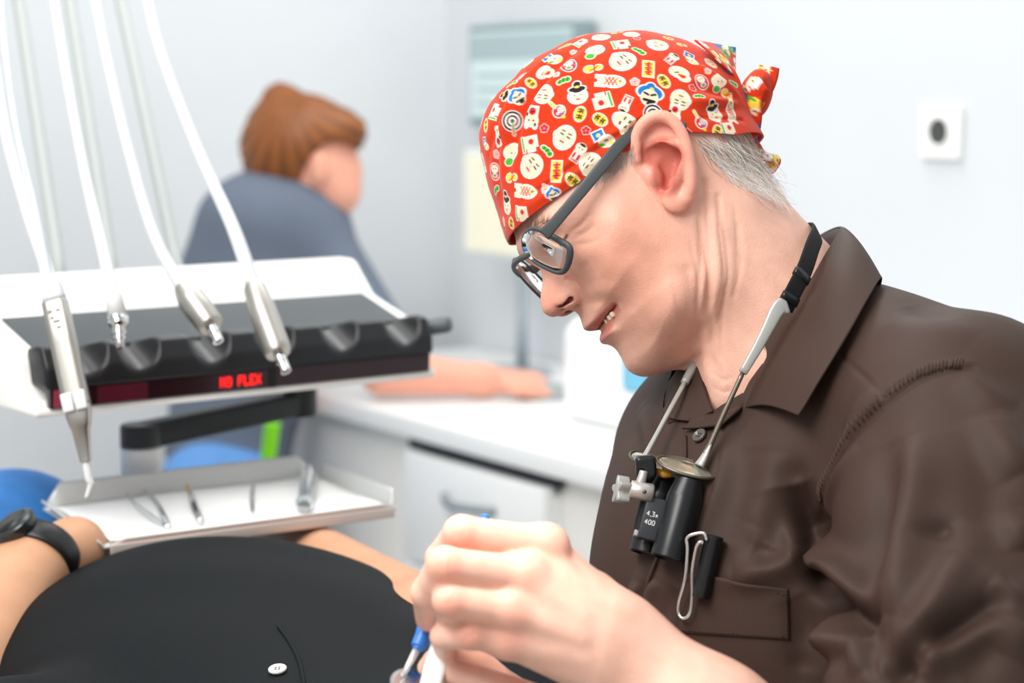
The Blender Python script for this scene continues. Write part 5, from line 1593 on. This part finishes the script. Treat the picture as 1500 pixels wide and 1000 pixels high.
# far collar leaf
def nearer(px, py, d, off=.004):
    h = S0.on(px, py, off, d)
    return h if (h - CAM) @ FW < d else P(px, py, d)
far = [[P(1024, 522, 1.57), P(1032, 560, 1.545), P(1042, 592, 1.51), P(1048, 606, 1.47)],
       [P(1008, 548, 1.575), P(1010, 578, 1.55), P(1020, 600, 1.515), P(1036, 612, 1.474)],
       [P(990, 580, 1.58), P(992, 598, 1.555), P(1002, 611, 1.52), P(1026, 619, 1.478)],
       [P(975, 607, 1.585), P(978, 612, 1.56), P(990, 618, 1.525), P(1018, 621, 1.482)]]
lg = np.array([spline(r, 5) for r in np.array(far)]); lg = np.array([spline(lg[:, j], 5) for j in range(lg.shape[1])]).transpose(1, 0, 2)
far = [[nearer(*proj(p)) for p in r] for r in far]
lg = np.array([spline(r, 5) for r in np.array(far)]); lg = np.array([spline(lg[:, j], 5) for j in range(lg.shape[1])]).transpose(1, 0, 2)
farc = obj('collar', sheet(lg, .0018), SHM, shirt, label='far collar leaf beyond the throat')
cs_ = [[nearer(x, y, d, .0015) for x, y, d in r] for r in [[(1026, 515, 1.60), (1030, 545, 1.58), (1036, 575, 1.56), (1040, 600, 1.54)], [(1012, 522, 1.60), (1012, 550, 1.585), (1014, 580, 1.56), (1018, 606, 1.55)], [(996, 540, 1.60), (994, 566, 1.585), (994, 592, 1.56), (998, 614, 1.55)], [(980, 562, 1.60), (976, 585, 1.585), (975, 606, 1.56), (980, 622, 1.55)]]]
obj('collar_stand', sheet(cs_, .0015), SHM, farc)
# button
def button(c, n, r, m, parent, name='button'):
    n = nrm(n); x, y, _ = frame_of(n)
    b = lathe(c, c + n * .0026, [(0, r * .9), (.3, r), (.8, r), (1, r * .9), (1.001, r * .72), (.7, r * .66), (.68, .0001)], 28)
    o = obj(name, b, m, parent)
    hg = G()
    for sx in (-1, 1):
        for sy in (-1, 1): hg.add(lathe(c + n * .0017 + (x * sx + y * sy) * r * .2, c + n * .0021 + (x * sx + y * sy) * r * .2, [(0, r * .12), (1, r * .12)], 8))
    obj('button_hole', hg.geo(), mat('hole_dark', (30, 24, 22), .6), o)
    return o
bc_, bn = SH.hit(1027, 640, .001)
button(bc_, bn, .0055, mat('dark_button', (96, 90, 86), .25), shirt)
# ------------------------------------------------------------------ magnifying loupes hanging on the chest
FTA, FTB = P(1021, 527, 1.475), P(943, 672, 1.412)
LG = mat('loupe_grey', (176, 178, 172), 0.4, metal=0.25)
LB = mat('loupe_black', (24, 26, 28), 0.32, var=0.04)
BRZ = mat('bronze_metal', (126, 116, 104), 0.35, metal=0.7)
lp = thing('magnifying_loupes', P(985, 700, 1.39), 'black twin-barrel magnifying loupes hanging on a neck strap in front of the brown shirt', 'magnifying loupes')
sp_ = spline([P(1150, 452, 1.400), P(1162, 428, 1.402), P(1178, 396, 1.412), P(1190, 362, 1.434), P(1197, 342, 1.464), P(1188, 338, 1.51), P(1165, 345, 1.55), P(1120, 400, 1.585), P(1060, 470, 1.595), P(1022, 520, 1.585)], 8)
V_, F2_ = [], []
def strap(path, hw, th, ref):
    return flatbar2(path, np.broadcast_to(hw, (len(path),)), np.full(len(path), th), ref)
obj('strap', strap(sp_, .0068, .0014, -FW * .8 + RT * .55 + UP * .2), mat('black_webbing', (14, 15, 17), .85, bump=.4, bscale=1500), lp)
for t in (5, 14):
    c = sp_[t]; d = nrm(sp_[t + 1] - sp_[t - 1])
    obj('strap_loop', strap(np.array([c - d * .003, c + d * .003]), .0074, .0026, -FW * .8 + RT * .55 + UP * .2), LB, lp)
nt_ = spline([P(1153, 446, 1.399), P(1140, 452, 1.398), P(1124, 482, 1.396), P(1108, 512, 1.394), P(1088, 546, 1.392)], 6)
obj('temple_tip', flatbar2(nt_, np.interp(np.linspace(0, 1, len(nt_)), [0, .18, .5, 1], [.0066, .0056, .0042, .0030]), np.interp(np.linspace(0, 1, len(nt_)), [0, .3, 1], [.0020, .0026, .0026]), FW), LG, lp)
obj('temple', tube(spline([P(1088, 546, 1.392), P(1062, 602, 1.391), P(1040, 652, 1.390), P(1033, 664, 1.390)], 6), [.0017, .0019, .0024], 12), BRZ, lp)
obj('temple_hinge', tube(spline([P(1040, 650, 1.390), P(1032, 668, 1.389), P(1024, 682, 1.388)], 6), [.0022, .0034, .0048], 12, flat=.6), LG, lp)
obj('temple_tip', tube(spline([FTA, ln(FTA, FTB, .12), ln(FTA, FTB, .24)], 6), [.0034, .0034, .003], 12), LG, lp)
obj('temple', tube(spline([ln(FTA, FTB, .24), ln(FTA, FTB, .6), ln(FTA, FTB, .92), FTB], 6), [.0020, .0019, .0026], 12), mat('loupe_silver', (208, 208, 202), .3, metal=.6), lp)
# carrier lens lying almost edge-on
lc = P(1006, 684, 1.392)
la = nrm(RT * .97 - UP * .24 + FW * .0); lbv = nrm(FW * .93 + UP * .28); lnn = np.cross(la, lbv); lnn = lnn if lnn @ UP > 0 else -lnn
ring_ = np.array([lc + la * .0212 * math.cos(w) + lbv * .0165 * math.sin(w) for w in np.linspace(0, 2 * math.pi, 49)[:-1]])
obj('lens_rim', tube(ring_, .0011, 10, closed=True), BRZ, lp)
rows = []
for s in (.02, .3, .6, .85, .985):
    r = lc + (ring_ - lc) * s + lnn * .0035 * (1 - s * s); rows.append(np.concatenate([r, r[:1]]))
obj('carrier_lens', sheet(rows, .0014), mat('coated_lens', (176, 178, 156), .1, metal=.55, coat=1), lp, label='coated carrier lens with amber reflections')
lc2 = P(962, 676, 1.44)
ring2 = np.array([lc2 + la * .020 * math.cos(w) + lbv * .0165 * math.sin(w) for w in np.linspace(0, 2 * math.pi, 49)[:-1]])
obj('lens_rim', tube(ring2, .0011, 10, closed=True), BRZ, lp)
rows = []
for s in (.02, .3, .6, .85, .985):
    r = lc2 + (ring2 - lc2) * s + lnn * .0035 * (1 - s * s); rows.append(np.concatenate([r, r[:1]]))
obj('carrier_lens', sheet(rows, .0014), MATS['coated_lens'], lp, label='far carrier lens behind the clamp')
obj('nose_pad', tube(spline([P(962, 688, 1.40), P(972, 694, 1.398), P(984, 695, 1.398)], 5), [.0018, .003, .002], 10), mat('amber_plastic', (222, 160, 52), .25), lp, label='amber nose pad')
# clamp
def cl(p):
    d = rbox(p, P(946, 683, 1.395), (.0072, .0070, .0078), .003, np.array([nrm(RT + UP * .1), nrm(FW), nrm(UP - RT * .1)]))
    d = smin(d, cone(p, P(946, 690, 1.395), P(950, 700, 1.393), .0062, .004), .003)
    return smax(d, -cone(p, P(934, 700, 1.386), P(940, 692, 1.386), .004, .004), .001)
obj('bridge_clamp', isosurface(cl, P(946, 685, 1.395) - .018, P(946, 685, 1.395) + .018, .0009), LB, lp, label='black bridge clamp')
obj('clamp_lever', tube(np.array([P(930, 672, 1.398), P(942, 673, 1.395)]), [.0012, .0026], 10), LG, lp)
SL_ = mat('loupe_satin', (196, 192, 186), .38, metal=.55)
obj('hinge_post', tube(spline([P(943, 690, 1.387), P(940, 702, 1.386), P(934, 716, 1.386)], 5), [.0030, .0034, .0036], 14), SL_, lp)
obj('hinge_body', tube(np.array([P(922, 716, 1.384), P(924, 716.5, 1.384), P(955, 722, 1.384), P(957, 722.5, 1.384)]), [.0050, .0064, .0064, .0050], 18), SL_, lp)
obj('hinge_screw', lathe(P(944, 720, 1.3782), P(944, 720, 1.3772), [(0, .0016), (1, .0014)], 16), mat('screw_dark', (90, 88, 84), .4, metal=.6), lp)
# star knob
kc = P(911, 718, 1.386); kd = nrm(RT * .92 - UP * .18 + FW * .25); kx, ky, _ = frame_of(kd)
star = []
for i in range(60):
    w = 2 * math.pi * i / 60; star.append((( .0078 + .0026 * math.cos(5 * w)) * math.cos(w), (.0078 + .0026 * math.cos(5 * w)) * math.sin(w)))
obj('adjusting_knob', prism(star, .009, kc - kd * .0045, kx, ky, kd, .0008, 2), LG, lp, angle=50, label='pale grey star-shaped knob')
# barrels
def barrel(top, bot, R, name='barrel', label=None):
    a = top; b = bot
    o = obj(name, lathe(a, b, [(0, R * .62), (.004, R * .78), (.06, R * .82), (.22, R * .98), (.235, R), (.9, R), (.902, R * 1.02), (.985, R * 1.02), (1, R * .97), (1.001, R * .8), (.96, R * .78), (.95, .0002)], 44), LB, lp, angle=30, label=label)
    return o
b1 = barrel(P(1010, 703, 1.383), P(979, 819, 1.372), .0125, label='near black barrel')
b2 = barrel(P(974, 697, 1.412), P(945, 811, 1.402), .0115, label='far black barrel')
ax_ = nrm(P(983, 819, 1.372) - P(1013, 699, 1.383))
# web between the barrels with the marking
wc = P(961, 762, 1.384); wx = nrm(RT - ax_ * (RT @ ax_)); wn = np.cross(wx, ax_); wn = wn if wn @ FW < 0 else -wn
obj('bridge_plate', box(wc, (.020, .010, .030), .0012, (wx, wn, -ax_)), mat('loupe_slate', (46, 50, 54), .4), lp)
GL = {'4': [((.0, .3), (.62, .3)), ((.45, 0), (.45, 1)), ((.45, 1), (0, .3))], ',': [((.15, .05), (.05, -.18))], '3': [((0, 1), (.55, 1)), ((.55, 1), (.25, .58)), ((.25, .58), (.55, .4)), ((.55, .4), (.5, .05)), ((.5, .05), (0, .0))],
      'x': [((0, 0), (.5, .6)), ((0, .6), (.5, 0))], '0': [((.1, 0), (.5, 0)), ((.5, 0), (.6, .5)), ((.6, .5), (.5, 1)), ((.5, 1), (.1, 1)), ((.1, 1), (0, .5)), ((0, .5), (.1, 0))]}
g = G(); S_ = .0031
for line, dy in (('4,3x', .0030), ('400', -.0030)):
    x0 = -.0076
    for ch in line:
        for (p0, p1) in GL[ch]:
            A_ = wc + wx * (x0 + p0[0] * S_) - ax_ * (dy + p0[1] * S_ - S_ / 2) + wn * .0051
            B_ = wc + wx * (x0 + p1[0] * S_) - ax_ * (dy + p1[1] * S_ - S_ / 2) + wn * .0051
            g.add(tube(np.array([A_, B_]), .00032, 5))
        x0 += S_ * (.36 if ch == ',' else .84)
obj('marking', g.geo(), mat('white_print', (222, 224, 224), .5, ), lp, smooth=False, label='small white print 4,3x 400')
cb = P(940, 782, 1.396)
obj('side_clip', box(cb, (.011, .012, .0056), .0008, (wx, wn, -ax_)), LG, lp, label='silver clip on the far barrel')
obj('side_rod', lathe(P(945, 734, 1.396), P(936, 776, 1.394), [(0, .0042), (.5, .0042), (.51, .0046), (1, .0046)], 20), LB, lp, angle=30)

# ------------------------------------------------------------------ pen in the breast pocket
pen = thing('pocket_pen', P(1045, 850, 1.40), 'black pen with a looped silver wire clip standing in the breast pocket', 'pen')
ptop = SH.on(1053, 790, .009); pbot = SH.on(1038, 858, .0075)
pbot = pbot + (pbot - ptop) * .25
obj('barrel', lathe(pbot, ptop, [(0, .0058), (.1, .0062), (.9, .0064), (.94, .0068), (.985, .0068), (1, .0052), (1.001, .003), (.98, .0029), (.97, .0005)], 26), LB, pen, angle=35)
WIRE = mat('bright_wire', (226, 224, 222), .2, metal=.85)
def w_(x, y, o): return SH.on(x, y, o)
wire = spline([w_(1050, 796, .0165), w_(1038, 787, .018), w_(1024, 790, .018), w_(1019, 808, .016), w_(1016, 845, .013), w_(1006, 880, .0085), w_(1003, 897, .007), w_(1009, 905, .007), w_(1018, 898, .007), w_(1024, 874, .0095), w_(1027, 840, .0145), w_(1030, 808, .018), w_(1036, 798, .019), w_(1044, 800, .0178)], 6)
obj('wire_clip', tube(wire, .00125, 10), WIRE, pen, label='bent silver wire clip')

# ------------------------------------------------------------------ tools in the hands
BL = mat('blue_handle', (52, 118, 200), .3, var=.02)
mi = thing('dental_mirror', P(592, 1000, 1.25), 'blue handled dental mirror held between the fingers of the raised hand', 'dental mirror')
ht, hb_ = P(713, 754, 1.300), P(610, 952, 1.238)
obj('handle', lathe(hb_, ht, [(0, .0026), (.015, .0032), (.02, .0046), (.10, .0056), (.14, .0066), (.16, .0056), (.2, .0046), (.3, .0040), (.9, .0038), (.985, .0034), (1, .0016)], 20), BL, mi, angle=40)
obj('shank', lathe(hb_, P(590, 990, 1.232), [(0, .0024), (.7, .0017), (1, .0013)], 14), mat('pale_metal', (224, 222, 220), .25, metal=.5), mi)
mc_ = P(597, 1001, 1.235); mn_ = nrm(-FW * .62 + UP * .75 + RT * .2)
obj('mirror_head', lathe(mc_ - mn_ * .001, mc_ + mn_ * .0012, [(0, .0095), (.4, .0112), (1, .0112), (1.01, .0100), (.95, .0001)], 30), CHROME, mi, angle=40)
su = thing('suction_tip', P(640, 1000, 1.24), 'flat bright white suction tip held below the blue handled mirror', 'suction tip')
WS = mat('suction_white', (250, 251, 251), .3)
obj('tube', flatbar2(spline([P(652, 905, 1.252), P(646, 945, 1.245), P(634, 990, 1.236), P(622, 1040, 1.228)], 6), np.interp(np.linspace(0, 1, 19), [0, .3, .6, 1], [.0052, .0072, .0070, .0056]), np.full(19, .0038), FW), WS, su)
# ------------------------------------------------------------------ the patient lying in the chair
BK = P(330, 960, 1.55)
bax = nrm(np.array([-.50, .86, .02]))            # from chest to hips
bsx = nrm(np.cross(bax, ZU)); bsx = bsx if bsx[0] > 0 else -bsx
bup = np.cross(bsx, bax); bup = bup if bup[2] > 0 else -bup
BM = np.array([bax, bsx, bup])
BELLY = P(335, 1130, 1.66)
CHEST = P(520, 1205, 1.42)
def polo_sd(p):
    d = ell(p, BELLY, (.27, .250, .190), BM)
    d = smin(d, ell(p, CHEST, (.24, .20, .12), BM), .10)
    d = smin(d, rbox(p, P(340, 1060, 1.72), (.30, .17, .09), .085, BM), .05)
    # sleeves
    d = smin(d, cone(p, CHEST + bsx * .15 - bup * .01, P(670, 1060, 1.50), .075, .058), .05)
    d = smin(d, cone(p, CHEST - bsx * .17 - bup * .02, P(10, 1120, 1.42), .075, .062), .05)
    return d
pat = thing('person', P(400, 1150, 1.5) * np.array([1, 1, 0]), 'person in a black polo shirt and blue jeans lying under the silver tray', 'person')
pV, pF = isosurface(polo_sd, np.minimum(BELLY, CHEST) - .45, np.maximum(BELLY, CHEST) + .45, .0045)
pN = grad(polo_sd, pV); q = (pV - BELLY) @ BM.T
pV = pV + pN * (.0016 * np.sin(q[:, 1] * 30 + 3 * np.sin(q[:, 0] * 9)) * np.sin(q[:, 0] * 16 + q[:, 1] * 8))[:, None]
POLO = mat('black_pique', (5, 11, 15), .72, spec=.2, var=.08, vscale=25, bump=.25, bscale=1300)
polo = obj('polo_shirt', (pV, pF), POLO, pat, label='black polo shirt')
PS = Surf(pV, pF)
def pfold(pts, r):
    pass
plk = [PS.on(x, y, .0006) for x, y in ((408, 918), (424, 940), (438, 968), (446, 1004))]
obj('placket_edge', tube(spline(np.array(plk), 8), .0016, 8, flat=.5), POLO, polo)
plk = [PS.on(x, y, .0006) for x, y in ((360, 930), (366, 960), (374, 1004))]
b_, n_ = PS.hit(407, 983, .0005)
button(b_, n_, .0064, mat('pearl_button', (238, 238, 234), .2), polo)
# body: both forearms with hands, upper arms in the sleeves, hips
def arms(p):
    # arm on our side of the tray's near corner (left in the photo)
    e1, w1 = P(-85, 1040, 1.54), P(42, 836, 1.69)
    d = cone(p, e1, w1, .050, .031)
    d = smin(d, cone(p, P(-60, 1160, 1.44), e1, .052, .048), .02)
    hk = P(130, 800, 1.80)
    d = smin(d, cone(p, w1, P(108, 806, 1.74), .029, .030), .02)
    for k, (x, y, dd) in enumerate(((150, 816, 1.80), (160, 822, 1.79), (168, 828, 1.78), (172, 836, 1.77))):
        d = smin(d, chain(p, [P(108, 804 + k * 4, 1.74), P(x, y, dd), P(x + 34, y + 6, dd + .02)], [.012, .010, .008]), .006)
    d = smin(d, chain(p, [P(100, 800, 1.72), P(128, 806, 1.76), P(150, 808, 1.80)], [.014, .011, .008]), .006)
    # arm beyond the body
    e2, w2 = P(640, 940, 1.60), P(430, 795, 1.93)
    d = np.minimum(d, smin(cone(p, e2, w2, .045, .028), cone(p, CHEST + bsx * .15, e2, .05, .046), .03))
    for k in range(4):
        d = smin(d, chain(p, [w2, P(395 - k * 3, 790 + k * 6, 1.96), P(350 - k * 3, 796 + k * 6, 1.97)], [.024, .012, .008]), .008)
    # trunk under the shirt
    d = np.minimum(d, cone(p, CHEST, BELLY + bax * .1 - bup * .05, .07, .07))
    d = np.minimum(d, cone(p, CHEST, P(-10, 1140, 1.40), .05, .05))
    return np.minimum(d, cone(p, CHEST, CHEST + bsx * .15, .05, .05))
aV, aF = isosurface(arms, np.array([-.75, .95, .45]), np.array([.25, 2.3, 1.1]), .004)
SK2 = mat('tanned_skin', (204, 154, 120), .5, spec=.4, var=.07, vscale=40, bump=.2, bscale=500, sss=.1)
obj('body', (aV, aF), SK2, pat)
JE = mat('blue_jeans', (48, 112, 178), .8, var=.12, vscale=60, bump=.4, bscale=900)
hip = BELLY + bax * .22 - bup * .05
def jeans(p):
    d = ell(p, hip, (.18, .19, .11), BM)
    for s in (-1, 1):
        if s < 0:
            d = smin(d, chain(p, [hip - bsx * .09, P(20, 822, 1.98), P(-130, 790, 2.2)], [.09, .085, .075], .03), .04); continue
        kn = hip + bax * .48 + bsx * s * .13 + bup * .015
        d = smin(d, chain(p, [hip + bsx * s * .09, hip + bax * .12 + bsx * s * .11, kn, kn + bax * .42 - bup * .08], [.095, .092, .068, .055], .03), .04)
    return d
jV, jF = isosurface(jeans, hip - np.array([.9, .5, .35]), hip + np.array([.5, 1.1, .35]), .008)
obj('jeans', (jV, jF), JE, pat, label='blue denim jeans')
# watch
w0, w1 = P(42, 836, 1.69), P(-85, 1040, 1.54)
wd = nrm(w0 - w1); wc_ = P(56, 818, 1.70)
wt = thing('wristwatch', wc_, 'black wristwatch on the hairy forearm under the silver tray', 'watch')
x, y, _ = frame_of(wd)
ringp = np.array([wc_ + .0325 * (x * math.cos(w) + y * math.sin(w)) for w in np.linspace(0, 2 * math.pi, 41)[:-1]])
WB = mat('watch_black', (18, 19, 21), .4)
obj('strap', flatbar2(np.concatenate([ringp, ringp[:1]]), np.full(41, .011), np.full(41, .0022), wd + 0) if False else tube(ringp, .0030, 12, closed=True, flat=4.2, ref=wd), WB, wt)
fd = nrm(-FW * .6 + UP * .6 - RT * .5); fd = nrm(fd - wd * (fd @ wd))
obj('case', lathe(wc_ + fd * .030, wc_ + fd * .042, [(0, .018), (.2, .020), (.8, .020), (1, .017)], 30), mat('watch_case', (70, 74, 76), .25, metal=.7), wt, angle=40)
obj('dial', lathe(wc_ + fd * .042, wc_ + fd * .0424, [(0, .0155), (1, .0155)], 30), WB, wt)
# the chair under the patient
CH = mat('chair_vinyl', (214, 220, 224), .5)
chr_ = thing('dental_chair', BELLY * np.array([1, 1, 0]), 'pale padded dental chair almost hidden under the lying person in black', 'dental chair')
cc = BELLY + bax * .1 - bup * .20
obj('cushion', box(cc - bup * .03, (1.5, .46, .08), .03, BM), CH, chr_)
obj('pedestal', lathe(np.array([cc[0], cc[1], .0]), np.array([cc[0], cc[1], cc[2] - .07]), [(0, .26), (.04, .26), (.07, .12), (1, .10)], 36), mat('chair_base', (200, 204, 206), .4), chr_, angle=40)

# ------------------------------------------------------------------ the assistant at the desk
def A(px, py, d=3.5): return P(px, py, d)
asst = thing('person', A(400, 900, 3.45) * np.array([1, 1, 0]), 'person with auburn hair in a dark blue-grey top sitting at the desk, seen from behind', 'person')
def ahead(p):
    d = ell(p, A(453, 228), (.076, .084, .092))
    d = smin(d, ell(p, A(486, 262, 3.49), (.05, .06, .058)), .04)
    d = smin(d, ell(p, A(513, 246, 3.48), (.016, .014, .016)), .015)
    d = smin(d, ell(p, A(498, 288, 3.48), (.028, .035, .028)), .03)
    d = smin(d, cone(p, A(440, 250), A(405, 330), .058, .062), .03)
    d = smin(d, ell(p, A(467, 246, 3.415), (.016, .010, .031)), .004)
    return d
def abody(p):
    d = ahead(p)
    d = smin(d, cone(p, A(405, 330), A(380, 560), .07, .09), .03)
    # arms: near arm forward on the desk
    d = smin(d, chain(p, [A(405, 345), A(500, 395, 3.50), A(560, 545, 3.42), A(705, 556, 3.44)], [.05, .045, .040, .027]), .02)
    d = smin(d, cone(p, A(705, 556, 3.44), A(758, 560, 3.46), .024, .022), .02)
    for k in range(4):
        d = smin(d, chain(p, [A(752, 553 + k * 5, 3.46 - k * .012), A(782, 550 + k * 6, 3.475 - k * .014), A(803, 562 + k * 5, 3.475 - k * .014)], [.011, .0095, .008]), .006)
    d = smin(d, chain(p, [A(735, 560, 3.44), A(760, 572, 3.42), A(785, 576, 3.43)], [.013, .011, .009]), .008)
    d = smin(d, chain(p, [A(405, 345), A(320, 400, 3.52), A(330, 545, 3.62)], [.05, .045, .04]), .02)
    return d
v = isosurface(abody, np.array([-.75, 2.95, .5]), np.array([.15, 3.95, 1.45]), .006)
obj('body', v, mat('assistant_skin', (232, 166, 142), .5, var=.05, sss=.05), asst)
def atop(p):
    d = cone(p, A(402, 345, 3.5), A(352, 560, 3.5), .115, .105)
    d = smin(d, ell(p, A(405, 320), (.115, .10, .075)), .05)
    d = smin(d, chain(p, [A(345, 335, 3.5), A(312, 400, 3.5), A(320, 520, 3.56)], [.062, .060, .058]), .05)
    d = smin(d, chain(p, [A(440, 330, 3.49), A(490, 395, 3.46), A(548, 490, 3.43)], [.062, .060, .058]), .05)
    d = smin(d, cone(p, A(350, 560), A(335, 655), .108, .112), .05)
    return d
v = isosurface(atop, np.array([-.85, 3.1, .45]), np.array([.05, 3.95, 1.35]), .007)
obj('top', v, mat('bluegrey_top', (98, 108, 124), .8, var=.10, vscale=6, bump=.2, bscale=60), asst, label='dark blue-grey work top')
def ahair(p):
    d = ell(p, A(447, 212, 3.49), (.088, .095, .090))
    d = smin(d, ell(p, A(412, 225, 3.50), (.068, .080, .085)), .03)
    d = smin(d, cone(p, A(408, 172, 3.5), A(412, 150, 3.5), .048, .036), .02)
    d = smin(d, ell(p, A(507, 192, 3.47), (.036, .05, .032)), .035)
    d = smin(d, cone(p, A(388, 210, 3.5), A(400, 252, 3.5), .036, .022), .03)
    face = ell(p, A(497, 262, 3.44), (.060, .10, .066))
    d = smax(d, -face, .012)
    d = smax(d, -ell(p, A(470, 250, 3.40), (.024, .05, .034)), .01)
    return d
hV, hF = isosurface(ahair, A(440, 205) - .24, A(440, 205) + .24, .0045)
hN = grad(ahair, hV); q = hV - A(425, 150)
hV = hV + hN * (.0012 * np.sin(np.arctan2(q @ RT, -q @ UP) * 46 + 2 * np.sin(q[:, 1] * 30)))[:, None]
hc = np.tile(lin((152, 88, 38)), (len(hV), 1)); st = .5 + .5 * np.sin(np.arctan2(q @ RT, -q @ UP) * 23 + 3 * np.sin(q[:, 1] * 20) + 1.3)
hc = hc * (.50 + .45 * st)[:, None]
obj('hair', (hV, hF), mat('auburn_hair', (150, 90, 42), .5, attr='pigment', var=.12, vscale=30), asst, colors=hc, label='auburn hair pinned up at the back')
def ajeans(p):
    d = chain(p, [A(300, 722, 3.38), A(345, 735, 3.42), A(395, 765, 3.50)], [.085, .085, .065], .04)
    d = smin(d, cone(p, A(395, 765, 3.50), A(385, 1050, 3.48), .06, .05), .03)
    d = smin(d, chain(p, [A(310, 722, 3.55), A(330, 738, 3.58), A(360, 760, 3.66), A(350, 1030, 3.64)], [.08, .075, .066, .05], .04), .05)
    return d
v = isosurface(ajeans, np.array([-.85, 2.9, -.05]), np.array([.15, 4.1, .95]), .009)
obj('jeans', v, mat('assistant_jeans', (88, 138, 196), .8, var=.1, vscale=40), asst, label='light blue jeans')
tow_ = thing('towel', A(392, 680, 3.30), 'small lime green cloth hanging beside the seated person at the desk', 'cloth')
tg_ = np.array([[A(392 + u * 18 - v * 8, 618 + v * 62, 3.29 + .01 * math.sin(u * 5)) for u in np.linspace(0, 1, 8)] for v in np.linspace(0, 1, 10)])
obj('cloth', sheet(tg_, .004), mat('lime_cloth', (128, 205, 30), .7, var=.05), tow_)
# stool
stl = thing('stool', A(300, 900, 3.48) * np.array([1, 1, 0]), 'black padded stool under the person at the desk', 'stool')
sc0 = A(325, 705, 3.48); z0 = sc0[2] - .10
c0 = np.array([sc0[0], sc0[1], 0])
obj('seat', lathe(c0 + ZU * (z0 - .06), c0 + ZU * z0, [(0, .18), (.2, .195), (.8, .195), (1, .17)], 36), mat('stool_black', (26, 28, 30), .5), stl, angle=50)
obj('column', lathe(c0 + ZU * .06, c0 + ZU * (z0 - .06), [(0, .03), (1, .025)], 20), CHROME, stl)
for k in range(5):
    w = k * 2 * math.pi / 5
    obj('leg', tube(np.array([c0 + ZU * .07, c0 + ZU * .04 + .26 * np.array([math.cos(w), math.sin(w), 0])]), [.02, .014], 12), CHROME, stl)
# computer mouse
ms = desk_hit(800, 583)
obj('computer_mouse', isosurface(lambda p: np.maximum(ell(p, ms, (.05, .032, .03)), ms[2] + .0005 - p[:, 2]), ms - .07, ms + .07, .003), mat('mouse_grey', (150, 158, 160), .4), None, label='grey computer mouse under the hand on the desk', cat='computer mouse')
# the lamp the dentist works by
area('operating_spot', (-0.02, 1.02, 1.62), P(640, 930, 1.25), 0.10, 0.13, (1, 0.98, 0.94), spread=26)
